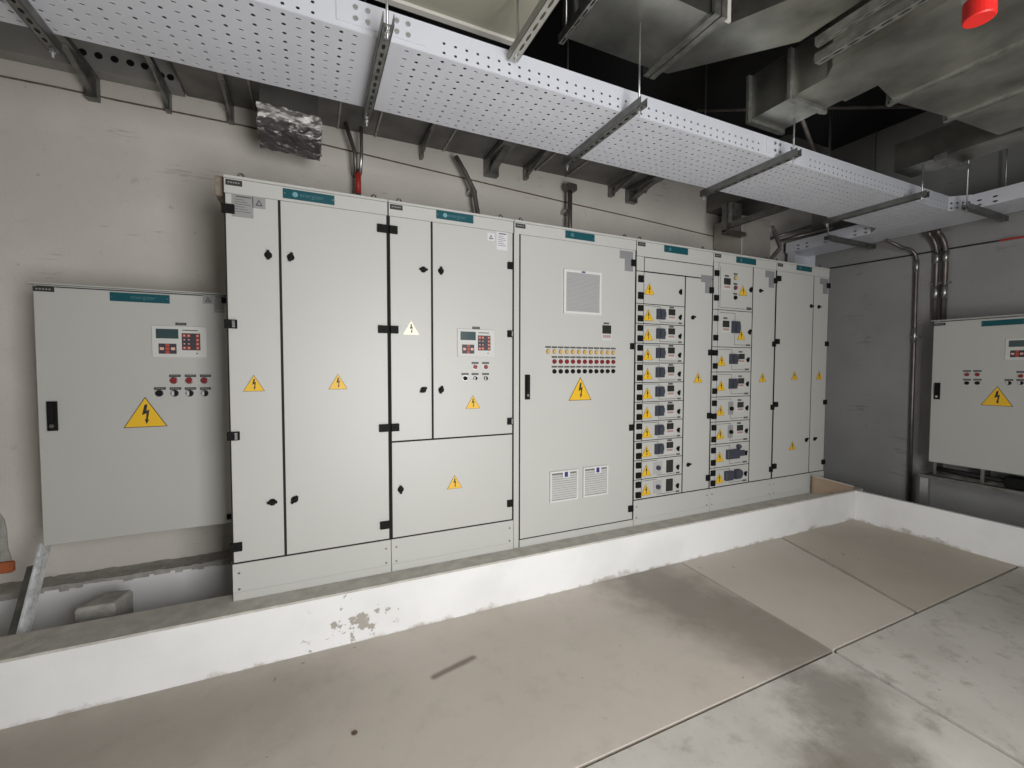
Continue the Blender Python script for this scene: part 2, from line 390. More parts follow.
def hinge(parent, fr, u, v, d=0.0, wd=0.045, ht=0.042, chrome=0, name='hinge'):
    m = MB(fr); m.box(u-wd/2, u+wd/2, d-0.004, d+0.016, v-ht/2, v+ht/2)
    m.cyl(u, v, 0.006, d+0.016, d+0.018, 8, 0)
    o = m.build(name, 'black_plastic', parent, bev=0.0015)
    if chrome:
        MB(fr).box(u+wd*0.12, u+wd*0.34, d+0.016, d+0.0175, v-ht*0.4, v+ht*0.4).build('pin_cover', 'chrome', o)
    return o
def label_tag(parent, fr, u, v, wd=0.045, ht=0.011, d=0.0, name='tag_plate', lines=True):
    m = MB(fr); m.box(u-wd/2, u+wd/2, d, d+0.002, v-ht/2, v+ht/2, 0)
    if lines:
        for k in range(5): m.box(u-wd*0.36+wd*0.15*k, u-wd*0.27+wd*0.15*k, d+0.002, d+0.0023, v-ht*0.12, v+ht*0.14, 1)
    return m.build(name, ['dark_tag', 'paper_grey'], parent)
def text_mesh(parent, fr, txt, u, v, size, d, matname, name='lettering'):
    cu = bpy.data.curves.new('t', 'FONT'); cu.body = txt; cu.size = size; cu.align_x = 'CENTER'; cu.align_y = 'CENTER'
    to = bpy.data.objects.new('t', cu); COL.objects.link(to)
    dg = bpy.context.evaluated_depsgraph_get(); me0 = bpy.data.meshes.new_from_object(to.evaluated_get(dg))
    m = MB(fr)
    m.pts([(u + p.co.x, d, v + p.co.y) for p in me0.vertices])
    for pl in me0.polygons: m.face(list(pl.vertices))
    bpy.data.objects.remove(to); bpy.data.curves.remove(cu); bpy.data.meshes.remove(me0)
    return m.build(name, matname, parent)
def nameplate(parent, fr, u, v, wd, ht, d, txt, logo=True, faint=False):
    m = MB(fr); m.box(u-wd/2, u+wd/2, d, d+0.003, v-ht/2, v+ht/2)
    o = m.build('nameplate', 'teal_plate', parent)
    for k in (-1, 1): MB(fr).cyl(u + k*(wd/2-0.008), v, 0.003, d+0.003, d+0.0045, 8).build('screw', 'chrome', o)
    if txt: text_mesh(o, fr, txt, u+0.012, v+0.002, ht*0.62, d+0.0034, 'plate_print')
    if logo:
        l = MB(fr); l.cyl(u - wd*0.27, v, ht*0.27, d+0.003, d+0.0036, 16, 0); l.build('logo', 'plate_print' if faint else 'logo_pale', o)
    return o
def sticker(parent, fr, u, v, wd, ht, d, m='paper_grey', lines=6, name='sticker'):
    b = MB(fr); b.box(u-wd/2, u+wd/2, d, d+0.0008, v-ht/2, v+ht/2)
    o = b.build(name, m, parent)
    t = MB(fr)
    t.box(u-wd*0.3, u+wd*0.4, d+0.0008, d+0.0011, v+ht*0.36, v+ht*0.42)
    for k in range(lines):
        y = v + ht*(0.26 - 0.62*k/lines); t.box(u-wd*0.38, u+wd*(0.1+0.28*((k*7) % 3)/2), d+0.0008, d+0.001, y-ht*0.012, y+ht*0.012)
    t.build('print', 'ink', o)
    return o
def tri_sticker(parent, fr, u, v, s, d, m='paper_grey'):
    b = MB(fr); b.box(u-s/2, u+s/2, d, d+0.0008, v-s/2, v+s/2); o = b.build('sticker', m, parent)
    t = MB(fr); t.prism([(u-s*0.3, v-s*0.28), (u+s*0.3, v-s*0.28), (u, v+s*0.32)], d+0.0008, d+0.0011, 0)
    t.prism([(u-s*0.14, v-s*0.16), (u+s*0.14, v-s*0.16), (u, v+s*0.1)], d+0.0011, d+0.0013, 1)
    t.build('print', ['ink', m], o); return o
def round_button(parent, fr, u, v, r, d, m, ring='chrome', name='push_button', half=False):
    b = MB(fr); b.cyl(u, v, r*1.15, d, d+0.004, 16, 1); b.cyl(u, v, r, d+0.004, d+0.013, 16, 0, r*0.9)
    if half: b.box(u-r*0.75, u-r*0.05, d+0.013, d+0.0145, v-r*0.7, v+r*0.7, 2)
    return b.build(name, [m, ring, 'white_print'], parent)
def controller(parent, fr, u, v, d=0.0, k=1.0):
    """protection relay: white plate with screen, cross of arrow keys, red keypad"""
    m = MB(fr); W, H = 0.25*k, 0.175*k
    m.box(u-W/2, u+W/2, d, d+0.006, v-H/2, v+H/2)
    o = m.build('controller', 'panel_white', parent, bev=0.002)
    f = MB(fr); f.box(u-W*0.42, u-W*0.02, d+0.006, d+0.008, v+H*0.10, v+H*0.40); f.build('screen', 'screen', o)
    f = MB(fr); f.box(u-W*0.38, u-W*0.06, d+0.006, d+0.0075, v-H*0.38, v-H*0.06, 0)
    cu, cv = u-W*0.22, v-H*0.22
    for a, b, mi in ((0, 0, 1), (-0.10, 0, 2), (0.10, 0, 2), (0, 0.11, 1), (0, -0.11, 1)):
        f.box(cu+a*W-0.035*W, cu+a*W+0.035*W, d+0.0075, d+0.0105, cv+b*H-0.042*H, cv+b*H+0.042*H, mi)
    f.build('arrow_keys', ['key_dark', 'key_red', 'key_pale'], o)
    f = MB(fr); u0, u1, v0, v1 = u+W*0.04, u+W*0.38, v-H*0.26, v+H*0.28
    f.box(u0, u1, d+0.006, d+0.0075, v0, v1, 0)
    for c in range(4):
        for r_ in range(4):
            mi = 1 if (c == 3 or r_ in (0, 3)) else 2
            if c == 2: continue
            x0 = u0 + (u1-u0)*(0.05+0.24*c); y0 = v0 + (v1-v0)*(0.05+0.24*r_)
            f.box(x0, x0+(u1-u0)*0.18, d+0.0075, d+0.0095, y0, y0+(v1-v0)*0.17, mi)
            f.box(x0+(u1-u0)*0.05, x0+(u1-u0)*0.13, d+0.0095, d+0.0100, y0+(v1-v0)*0.05, y0+(v1-v0)*0.12, 3)
    f.build('keypad', ['key_dark', 'key_red', 'key_dark', 'key_pale'], o)
    f = MB(fr); f.box(u+W*0.05, u+W*0.34, d+0.006, d+0.0065, v+H*0.36, v+H*0.39); f.box(u+W*0.3, u+W*0.33, d+0.006, d+0.0065, v-H*0.38, v-H*0.34); f.build('print', 'ink', o)
    return o
def small_meter(parent, fr, u, v, wd, ht, d, name='meter', lit='screen_dark', square=False):
    m = MB(fr); m.box(u-wd/2*1.25, u+wd/2*1.25, d, d+0.004, v-ht/2*1.2, v+ht/2*1.15, 0)
    if square: m.box(u-wd/2, u+wd/2, d+0.004, d+0.012, v-ht/2, v+ht/2, 1)
    else:
        m.box(u-wd/2, u+wd/2, d+0.004, d+0.010, v-ht*0.1, v+ht/2, 1)
        for k in range(4): m.box(u-wd*0.42+k*wd*0.24, u-wd*0.26+k*wd*0.24, d+0.004, d+0.008, v-ht*0.40, v-ht*0.20, 2)
    return m.build(name, ['panel_white', lit, 'label_pink'], parent)
def breaker(parent, fr, u, v, wd, ht, d, name='breaker_handle'):
    m = MB(fr); m.box(u-wd/2, u+wd/2, d, d+0.022, v-ht/2, v+ht/2)
    m.box(u-wd*0.22, u+wd*0.22, d+0.022, d+0.034, v-ht*0.36, v+ht*0.36)
    m.box(u+wd/2, u+wd*0.66, d, d+0.016, v-ht*0.2, v+ht*0.25)
    return m.build(name, 'breaker_blue', parent)
def lines(parent, fr, segs, d, t=0.004, name='mimic_line'):
    m = MB(fr)
    for (u0, v0, u1, v1) in segs: m.box(min(u0, u1)-t/2, max(u0, u1)+t/2, d, d+0.0006, min(v0, v1)-t/2, max(v0, v1)+t/2)
    return m.build(name, 'sign_black', parent)

FY = 2.62; FR = front(FY)
def P(px, py): q = at_y(px, py, FY); return q.x, q.z
ZB, ZP, ZD, ZT = 0.291, 0.490, 2.375, 2.462
XS = [-0.38, 0.42, 1.217, 2.226, 3.030, 3.818, 4.60]
G, GV = 0.0055, 0.0085
def cabinet(i, label, doors=(), plinth=True, zt=ZT):
    x0, x1 = XS[i]+0.0015, XS[i+1]-0.0015
    t = thing('switchgear_cabinet', ((x0+x1)/2, 2.95, ZB), label, 'cabinet', 'switchgear cabinets in the row')
    MB().box(x0, x1, FY+0.026, 3.26, ZB, ZT-0.014).build('body', 'cabinet_paint', t)
    MB().box(x0, x1, FY+0.0031, FY+0.0259, ZB+0.001, ZT-0.0155).build('gasket_shade', 'gasket_shade', t)  # full-front black sheet, colours shade into the gaps between doors
    MB().box(x0, x1, FY-0.006, 3.27, ZT-0.014, ZT).build('roof_plate', 'cabinet_paint', t, bev=0.002)
    MB(FR).box(x0+0.002, x1-0.002, -0.003, 0.001, ZD-0.0012, ZT-0.0155).build('fascia', 'cabinet_paint', t, bev=0.001)
    if plinth:
        p = MB(FR).box(x0, x1, -0.003, 0.002, ZB, ZP-G).build('plinth', 'cabinet_paint', t, bev=0.001)
        for u in (x0+0.028, x1-0.028):
            for v in (ZB+0.145, ZB+0.06): MB(FR).cyl(u, v, 0.006, 0.002, 0.004, 8).build('screw', 'strut_zinc', p)
        MB(FR).box(x0+0.004, x1-0.004, 0.002, 0.005, ZB+0.002, ZB+0.045).build('kick_strip', 'cabinet_paint', p)
    for (a, b, c, d_) in doors:
        MB(FR).box(a+GV/2, b-GV/2, -0.003, 0.0, c+G/2, d_-G/2).build('door', 'cabinet_paint', t, bev=0.001)
    for u in (x0+0.07, x1-0.07):
        e = MB(); e.torus((u, FY+0.05, ZT+0.022), 0.011, 0.005)
        e.tube([(u, FY+0.05, ZT-0.001), (u, FY+0.05, ZT+0.012)], 0.007)
        e.build('lifting_eye', 'conduit', t, smooth=True)
    label_tag(t, FR, x0+0.045, (ZD+ZT)/2-0.0+0.008, 0.072, 0.028, 0.001, 'tag_plate')
    return t, x0, x1

# --- cabinet 1
c, x0, x1 = cabinet(0, 'two-door grey cabinet at the left end of the row', [(XS[0]+0.004, -0.136, ZP, ZD), (-0.132, XS[1]-0.006, ZP, ZD)])
nameplate(c, FR, 0.010, 2.412, 0.250, 0.050, 0.002, 'energizer')
for z in (2.294, 1.720, 1.151, 0.576): hinge(c, FR, -0.360, z, 0, 0.055, 0.044, chrome=1 if z in (1.720, 1.151) else 0)
for z in (2.294, 1.721, 1.150, 0.579): hinge(c, FR, 0.386, z, 0, 0.055, 0.044)
for u, v, a in ((-0.188, 2.083, 1.57), (-0.084, 2.083, 1.3), (-0.192, 0.788, 0), (-0.086, 0.789, 0.9)): lock(c, FR, u, v, 0, 0.018, a)
sign(c, FR, -0.265, 1.42, 0.085); sign(c, FR, 0.140, 1.423, 0.085)
sticker(c, FR, *P(242.5, 206), 0.095, 0.115, 0.0); tri_sticker(c, FR, *P(259, 203), 0.058, 0.0)
# dirty cardboard-covered upper corner on the left side
MB().box(XS[0]-0.045, XS[0], FY+0.05, FY+0.40, 2.37, 2.474).build('packing_scrap', 'dirty_brown', c, bev=0.012, seg=2)
# --- cabinet 2
c, x0, x1 = cabinet(1, 'grey cabinet with two upper doors and one wide lower door', [(XS[1]+0.006, 0.672, 1.066, ZD), (0.676, XS[2]-0.006, 1.066, ZD), (XS[1]+0.006, XS[2]-0.006, ZP, 1.062)])
nameplate(c, FR, *P(455, 217), 0.235, 0.050, 0.002, 'energizer')
for z in (2.294, 1.721, 1.150): hinge(c, FR, 0.449, z, 0, 0.045, 0.044, chrome=0)
for z in (2.161, 1.721, 1.149, 0.603): hinge(c, FR, 1.190, z, 0, 0.040, 0.044, chrome=1 if 1 < z < 2 else 0)
for u, v, a in ((0.622, 2.084, 0), (0.729, 2.086, 1.57), (0.617, 1.367, 0.6), (0.727, 1.365, 1.3), (0.478, 0.778, 1.57)): lock(c, FR, u, v, 0, 0.018, a)
sign(c, FR, 0.547, 1.737, 0.085, pale=True); sign(c, FR, 0.933, 1.284, 0.085); sign(c, FR, 0.811, 0.787, 0.085)
controller(c, FR, 0.955, 1.655, 0.0, 1.0); label_tag(c, FR, *P(476, 328), 0.050, 0.016)
for px in (475, 485.5):
    round_button(c, FR, *P(px, 367), 0.014, 0, 'lamp_red', name='indicator_lamp'); label_tag(c, FR, *P(px, 363), 0.046, 0.012)
for k, px in enumerate((465, 475, 485.5)):
    round_button(c, FR, *P(px, 378.3), 0.014, 0, 'black_plastic', name='selector_switch' if k else 'push_button', half=k > 0); label_tag(c, FR, *P(px, 374), 0.046, 0.012)
sticker(c, FR, *P(502, 241), 0.075, 0.115, 0.0, 'paper_white'); tri_sticker(c, FR, *P(491, 237), 0.048, 0.0, 'paper_white')
# --- cabinet 3
c, x0, x1 = cabinet(2, 'wide single-door cabinet with vent grille, lamp rows and large warning triangle', [(1.262, XS[3]-0.006, 0.345, ZD)], plinth=False)
MB(FR).box(x0, 1.256, -0.003, 0.0, ZB, ZD).build('frame_strip', 'cabinet_paint', c, bev=0.001)
MB(FR).box(1.2625, x1, -0.003, 0.001, ZB, 0.341).build('base_strip', 'cabinet_paint', c, bev=0.001)
nameplate(c, FR, *P(580, 236.3), 0.240, 0.050, 0.002, '', faint=True)
for z in (2.278, 1.661, 1.050, 0.431): hinge(c, FR, 2.196, z, 0, 0.042, 0.046, chrome=1 if z == 1.661 else 0)
g = MB(FR); u0, u1, v0, v1 = 1.592, 1.905, 1.875, 2.178
g.box(u0, u1, 0, 0.012, v0, v0+0.018); g.box(u0, u1, 0, 0.012, v1-0.018, v1); g.box(u0, u0+0.018, 0, 0.012, v0+0.018, v1-0.018); g.box(u1-0.018, u1, 0, 0.012, v0+0.018, v1-0.018)
vf = g.build('vent_frame', 'vent_frame', c)
MB(FR).box(u0+0.018, u1-0.018, 0.0, 0.002, v0+0.018, v1-0.018).build('vent_back', 'vent_mesh', vf)
n = 30
for k in range(n):
    z = v0+0.020+(v1-v0-0.045)*k/(n-1)
    MB(FR).box(u0+0.018, u1-0.018, 0.002, 0.008, z, z+0.0055).build('louvre', 'vent_mesh', vf)
MB(FR).box(1.735, 1.765, 0.012, 0.013, v1-0.014, v1-0.004).build('label', 'label_blue', vf)
def grille(u0, u1, v0, v1):
    g = MB(FR); t = 0.012
    g.box(u0, u1, 0, 0.014, v0, v0+t); g.box(u0, u1, 0, 0.014, v1-t, v1); g.box(u0, u0+t, 0, 0.014, v0+t, v1-t); g.box(u1-t, u1, 0, 0.014, v0+t, v1-t)
    o = g.build('fan_grille', 'vent_frame', c)
    MB(FR).box(u0+t, u1-t, 0, 0.002, v0+t, v1-t).build('grille_back', 'grille_dark', o)
    for k in range(11):
        z = v0+t+0.004+(v1-v0-2*t-0.03)*k/10; m = MB(FR)
        b = m.pts([(u0+t, 0.002, z+0.010), (u1-t, 0.002, z+0.010), (u1-t, 0.013, z), (u0+t, 0.013, z), (u0+t, 0.002, z), (u1-t, 0.002, z)])
        for q in ((0, 1, 2, 3), (4, 3, 2, 5), (0, 3, 4), (1, 5, 2), (0, 4, 5, 1)): m.face([b+i for i in q])
        m.build('louvre', 'vent_frame', o)
    um = (u0+u1)/2+0.015
    m = MB(FR); m.box(um-0.03, um+0.03, 0.013, 0.0145, v1-0.052, v1-0.006, 0); m.box(um-0.013, um+0.013, 0.0145, 0.0155, v1-0.045, v1-0.010, 1); m.build('label', ['paper_white', 'label_blue'], o)
grille(1.490, 1.716, 0.568, 0.782); grille(1.762, 1.978, 0.572, 0.787)
small_meter(c, FR, 1.957, 1.757, 0.075, 0.10, 0, name='controller'); label_tag(c, FR, 1.957, 1.822, 0.046, 0.012)
for k in range(12):
    u = 1.475 + (2.021-1.475)*k/11
    round_button(c, FR, u, 1.611, 0.014, 0, 'lamp_amber', 'lamp_amber_ring', 'indicator_lamp'); label_tag(c, FR, u, 1.641, 0.042, 0.011)
    if k:
        round_button(c, FR, u, 1.543, 0.014, 0, 'lamp_red', 'lamp_red', 'indicator_lamp'); label_tag(c, FR, u, 1.574, 0.042, 0.011)
        round_button(c, FR, u, 1.475, 0.014, 0, 'black_plastic', 'black_plastic', 'push_button'); label_tag(c, FR, u, 1.507, 0.042, 0.011)
sign(c, FR, 1.737, 1.352, 0.165)
def swing_handle(parent, fr, u, v, h, wd, d=0.0):
    m = MB(fr); m.box(u-wd/2, u+wd/2, d, d+0.012, v-h/2, v+h/2, 0); m.box(u-wd*0.3, u+wd*0.3, d+0.012, d+0.026, v-h*0.18, v+h*0.45, 0)
    o = m.build('swing_handle', 'black_plastic', parent)
    k = MB(fr); k.cyl(u, v-h*0.33, wd*0.25, d+0.012, d+0.018, 12); k.build('key_barrel', 'chrome', o)
swing_handle(c, FR, 1.316, 1.371, 0.165, 0.034)
def dull_sticker(c, px, py):
    u, v = P(px, py); v = min(v, ZD-0.085)
    b = MB(FR); b.box(u-0.015, u+0.060, 0, 0.0015, v-0.075, v+0.070); b.box(u-0.062, u-0.015, 0, 0.0015, v+0.012, v+0.070); b.build('sticker', 'paper_dim', c)
dull_sticker(c, 626.5, 257)
# --- cabinet 4
def drawer(c, u0, u1, v0, v1): return MB(FR).box(u0+GV/2, u1-GV/2, -0.003, 0.0, v0+G/2, v1-G/2).build('drawer_front', 'cabinet_paint', c, bev=0.001)
c, x0, x1 = cabinet(3, 'grey cabinet with ten small breaker compartments left of a tall door', [(2.724, XS[4]-0.006, ZP, 2.225), (2.302, XS[4]-0.006, 2.229, 2.335)])
MB(FR).box(x0+0.003, x1-0.003, -0.003, 0.0, 2.338, ZD).build('door', 'cabinet_paint', c, bev=0.001)
MB(FR).box(x0+0.003, 2.299, -0.003, 0.0, 2.229, 2.335).build('frame_strip', 'cabinet_paint', c, bev=0.001)
nameplate(c, FR, *P(676, 250.3), 0.245, 0.050, 0.002, '', faint=True)
dull_sticker(c, 706.5, 284)
zs = [2.225, 1.985] + [1.985-0.1492*k for k in range(1, 11)]
zs[-1] = ZP
for r_ in range(11):
    v1, v0 = zs[r_], zs[r_+1]; vm = (v0+v1)/2
    MB(FR).box(x0+0.003, 2.298, -0.003, 0.0, v0+G/2, v1-G/2).build('frame_strip', 'cabinet_paint', c)
    d = drawer(c, 2.300, 2.720, v0, v1)
    for k in (0.24, 0.76): hinge(c, FR, 2.266, v0+(v1-v0)*k, 0, 0.044, 0.044 if r_ else 0.05)
    if r_ == 0:
        sign(d, FR, 2.353, 2.100, 0.088); lock(d, FR, 2.668, 2.098, 0, 0.016, 1.57); continue
    sign(d, FR, 2.347, vm-0.008, 0.088)
    lock(d, FR, 2.668, vm-0.012, 0, 0.015, 1.4)
    small_meter(d, FR, 2.578, vm+0.008 if r_ < 9 else vm+0.005, 0.066, 0.080 if r_ < 9 else 0.098, 0, square=r_ >= 9)
    label_tag(d, FR, 2.580, vm+0.061, 0.044, 0.013) if r_ < 9 else None
    label_tag(d, FR, 2.672, vm-0.058, 0.036, 0.012)
    if r_ < 9:
        breaker(d, FR, 2.463, vm+0.002, 0.075, 0.078, 0)
        lines(d, FR, [(2.312, vm+0.062, 2.463, vm+0.062), (2.463, vm+0.062, 2.463, vm+0.04), (2.463, vm-0.04, 2.463, vm-0.058), (2.463, vm-0.058, 2.64, vm-0.058)], 0.0005, 0.003)
    else:
        b = MB(FR); b.box(2.418, 2.505, 0, 0.003, vm-0.05, vm+0.05, 1); b.cyl(2.461, vm+0.002, 0.018, 0.003, 0.02, 12, 0); b.build('rotary_switch', ['breaker_blue', 'vent_mesh'], d)
        lines(d, FR, [(2.312, vm+0.062, 2.45, vm+0.062), (2.461, vm-0.052, 2.461, vm-0.058), (2.461, vm-0.058, 2.64, vm-0.058)], 0.0005, 0.003)
for u, v in ((2.806, 1.905), (2.783, 0.713)): lock(c, FR, u, v, 0, 0.017, 0.3)
sign(c, FR, 2.877, 1.42, 0.085)
for z in (2.136, 1.626, 1.103, 0.582): hinge(c, FR, 3.004, z, 0, 0.040, 0.048)
# --- cabinet 5
c, x0, x1 = cabinet(4, 'grey cabinet with eight unequal compartments left of a narrow door', [(3.514, XS[5]-0.006, ZP, ZD)])
nameplate(c, FR, *P(746, 261), 0.245, 0.050, 0.002, '', faint=True)
dull_sticker(c, 770, 274)
zs = [ZD, 1.985, 1.675, 1.465, 1.255, 1.045, 0.855, 0.655, ZP]
for r_ in range(8):
    v1, v0 = zs[r_], zs[r_+1]; vm = (v0+v1)/2
    MB(FR).box(x0+0.003, 3.088, -0.003, 0.0, v0+G/2, v1-G/2).build('frame_strip', 'cabinet_paint', c)
    d = drawer(c, 3.090, 3.510, v0, v1)
    for k in (0.24, 0.76): hinge(c, FR, 3.062, v0+(v1-v0)*k, 0, 0.044, 0.046)
    if r_ == 0:
        small_meter(d, FR, 3.185, 2.205, 0.075, 0.09, 0); label_tag(d, FR, 3.185, 2.270, 0.046, 0.014)
        for k, mm in enumerate(('lamp_amber', 'lamp_red', 'black_plastic')):
            round_button(d, FR, 3.29, 2.262-0.083*k, 0.016, 0, mm, 'black_plastic', 'indicator_lamp'); label_tag(d, FR, 3.29, 2.294-0.083*k, 0.044, 0.014)
        sign(d, FR, 3.385, 2.165, 0.09); lock(d, FR, 3.478, 2.175, 0, 0.017, 1.4); label_tag(d, FR, 3.465, 2.012, 0.06, 0.022)
        lines(d, FR, [(3.11, 2.340, 3.11, 2.005), (3.11, 2.005, 3.42, 2.005)], 0.0005, 0.003)
        continue
    if r_ == 1:
        small_meter(d, FR, 3.180, vm+0.02, 0.075, 0.09, 0); label_tag(d, FR, 3.178, vm+0.088, 0.046, 0.014)
        breaker(d, FR, 3.295, vm+0.015, 0.085, 0.10, 0); sign(d, FR, 3.375, vm-0.045, 0.088); lock(d, FR, 3.475, vm-0.02, 0, 0.017, 1.4)
        lines(d, FR, [(3.11, v1-0.022, 3.295, v1-0.022), (3.295, v1-0.022, 3.295, vm+0.066), (3.295, vm-0.036, 3.295, v0+0.022), (3.295, v0+0.022, 3.44, v0+0.022)], 0.0005, 0.003); label_tag(d, FR, 3.465, v0+0.022, 0.05, 0.014); continue
    sign(d, FR, 3.143, vm-0.008, 0.088)
    lines(d, FR, [(3.105, v1-0.02, 3.265, v1-0.02), (3.265, v1-0.02, 3.265, vm+0.05), (3.265, vm-0.05, 3.265, v0+0.022), (3.265, v0+0.022, 3.42, v0+0.022)], 0.0005, 0.003)
    label_tag(d, FR, 3.455, v0+0.022, 0.05, 0.014); lock(d, FR, 3.462, vm-0.0, 0, 0.016, 1.4)
    if r_ in (2, 3):
        breaker(d, FR, 3.275, vm+0.005, 0.085, 0.085, 0); small_meter(d, FR, 3.378, vm+0.012, 0.072, 0.078, 0); label_tag(d, FR, 3.372, vm+0.068, 0.042, 0.012)
    elif r_ in (4, 5):
        b = MB(FR); b.box(3.235, 3.295, 0, 0.003, vm-0.05, vm+0.06, 1); b.cyl(3.265, vm+0.002, 0.017, 0.003, 0.02, 12, 0); b.build('rotary_switch', ['black_plastic', 'paper_grey'], d)
        small_meter(d, FR, 3.378, vm+0.015, 0.072, 0.080, 0); label_tag(d, FR, 3.372, vm+0.072, 0.042, 0.014)
    elif r_ == 6:
        b = MB(FR); b.box(3.215, 3.36, 0, 0.03, vm-0.035, vm+0.045); b.box(3.36, 3.435, 0, 0.02, vm-0.02, vm+0.03); b.cyl(3.36, vm+0.065, 0.02, 0, 0.03, 12); b.build('breaker_handle', 'breaker_blue', d, bev=0.003)
    else:
        b = MB(FR); b.box(3.200, 3.285, 0, 0.03, vm-0.035, vm+0.045); b.build('breaker_handle', 'breaker_blue', d, bev=0.003)
        b = MB(FR); b.cyl(3.360, vm+0.010, 0.042, 0, 0.03, 18); b.box(3.318, 3.36, 0, 0.025, vm-0.032, vm+0.05); b.build('breaker_handle', 'breaker_blue', d)
lock(c, FR, 3.606, 2.177, 0, 0.017, 0); sign(c, FR, 3.663, 1.416, 0.085)
for z in (2.291, 1.726, 1.156, 0.589): hinge(c, FR, 3.797, z-0.012, 0, 0.036, 0.046)
# --- cabinet 6
c, x0, x1 = cabinet(5, 'two-door grey cabinet at the right end of the row', [(XS[5]+0.008, 4.360, ZP, ZD), (4.364, XS[6]-0.005, ZP, ZD)])
nameplate(c, FR, *P(804, 268.5), 0.225, 0.050, 0.002, '', faint=True)
dull_sticker(c, 824, 280)
for z in (2.291, 1.726, 1.156, 0.589): hinge(c, FR, 3.846, z+0.012, 0, 0.040, 0.046)
for z in (2.296, 1.734, 1.165, 0.575): hinge(c, FR, 4.576, z, 0, 0.042, 0.046)
for u, v, a in ((4.324, 2.085, 0), (4.440, 2.085, 0), (4.305, 0.812, 0.8), (4.435, 0.812, 0.5)): lock(c, FR, u, v, 0, 0.018, a)
sign(c, FR, 4.108, 1.430, 0.085); sign(c, FR, 4.480, 1.430, 0.085); sign(c, FR, 4.104, 0.772, 0.085)

# ================================================================== wall boxes
def wall_box(label, fr, u0, u1, v0, v1, depth, name='control_box'):
    o = Vector(fr((u0+u1)/2, -depth/2, v0)); t = thing(name, o, label, 'control box', 'wall-mounted control boxes')
    MB(fr).box(u0, u1, -depth, -0.022, v0, v1).build('body', 'box_paint', t)
    MB(fr).box(u0+0.006, u1-0.006, -0.023, -0.017, v0+0.006, v1-0.006).build('gasket_shade', 'gasket_shade', t)  # black sheet behind the box door, gap shade put into its colour
    MB(fr).box(u0+0.002, u1-0.002, -0.018, 0.0, v0+0.002, v1-0.012).build('door', 'box_paint', t, bev=0.003)
    r = MB(fr); r.box(u0-0.015, u1+0.01, -depth, 0.012, v1, v1+0.005); r.build('rain_canopy', 'box_paint', t)
    return t
def bx_features(t, fr, Q, tri, ctl, txt):
    swing_handle(t, fr, *Q['handle'], 0.150, 0.038)
    label_tag(t, fr, Q['tag'][0]+0.002, Q['tag'][1]-0.008, 0.080, 0.024, 0.0)
    nameplate(t, fr, *Q['plate'], 0.255, 0.046, 0.0, txt, logo=False)
    sign(t, fr, *tri, 0.165)
    controller(t, fr, *ctl, 0.0, 1.0)
LY = 3.0; FL = front(LY)
def PL(px, py): q = at_y(px, py, LY); return q.x, q.z
lb = wall_box('grey wall box partly hidden behind the left end of the cabinet row', FL, -1.252, -0.395, 0.585, 1.917, 0.345)
bx_features(lb, FL, {'handle': PL(53, 416), 'tag': PL(43, 287.5), 'plate': PL(140.5, 298)}, PL(145.5, 412), PL(180, 342), 'energizer')
label_tag(lb, FL, *PL(181, 324), 0.05, 0.014)
for px in (174, 189.5, 204.5):
    round_button(lb, FL, *PL(px, 380.5), 0.017, 0, 'lamp_red', name='indicator_lamp'); label_tag(lb, FL, *PL(px+1, 375.8), 0.052, 0.014)
for k, px in enumerate((159.5, 175, 190, 205)):
    round_button(lb, FL, *PL(px, 393.2), 0.017, 0, 'black_plastic', name='selector_switch' if k else 'push_button', half=k > 0); label_tag(lb, FL, *PL(px+0.5, 388.5), 0.052, 0.014)
tri_sticker(lb, FL, *PL(208, 299.5), 0.05, 0.0); sticker(lb, FL, *PL(219, 304), 0.05, 0.10, 0.0)
MB(FL).box(-0.455, -0.40, 0.0, 0.01, 1.870, 1.900).build('hinge', 'black_plastic', lb); MB(FL).box(-0.455, -0.40, 0.0, 0.01, 0.612, 0.642).build('hinge', 'black_plastic', lb)
RX = 5.2; FRT = rightwall(RX)
def PR(px, py): q = at_x(px, py, RX); return -q.y, q.z
rb = wall_box('grey wall box on galvanised legs by the right wall', FRT, -2.058, -1.20, 0.635, 1.930, 0.30)
bx_features(rb, FRT, {'handle': PR(937.5, 391), 'tag': PR(939.5, 323.5), 'plate': PR(1003, 322.5)}, (PR(997, 396)[0], PR(997, 396)[1]), (PR(1017, 348)[0]-0.0+0.06, PR(1017, 349)[1]), '')
for px in (967, 977.5):
    round_button(rb, FRT, *PR(px, 374.5), 0.016, 0, 'lamp_red', name='indicator_lamp'); label_tag(rb, FRT, *PR(px, 371), 0.05, 0.014)
    round_button(rb, FRT, *PR(px, 383), 0.016, 0, 'black_plastic', name='push_button'); label_tag(rb, FRT, *PR(px, 379.7), 0.05, 0.014)
for px in (1009, 1021): 
    round_button(rb, FRT, *PR(px, 383), 0.016, 0, 'black_plastic', name='selector_switch', half=True); label_tag(rb, FRT, *PR(px, 380), 0.05, 0.014)
round_button(rb, FRT, *PR(1021, 376), 0.016, 0, 'lamp_red', name='indicator_lamp'); label_tag(rb, FRT, *PR(1021, 372), 0.05, 0.014)

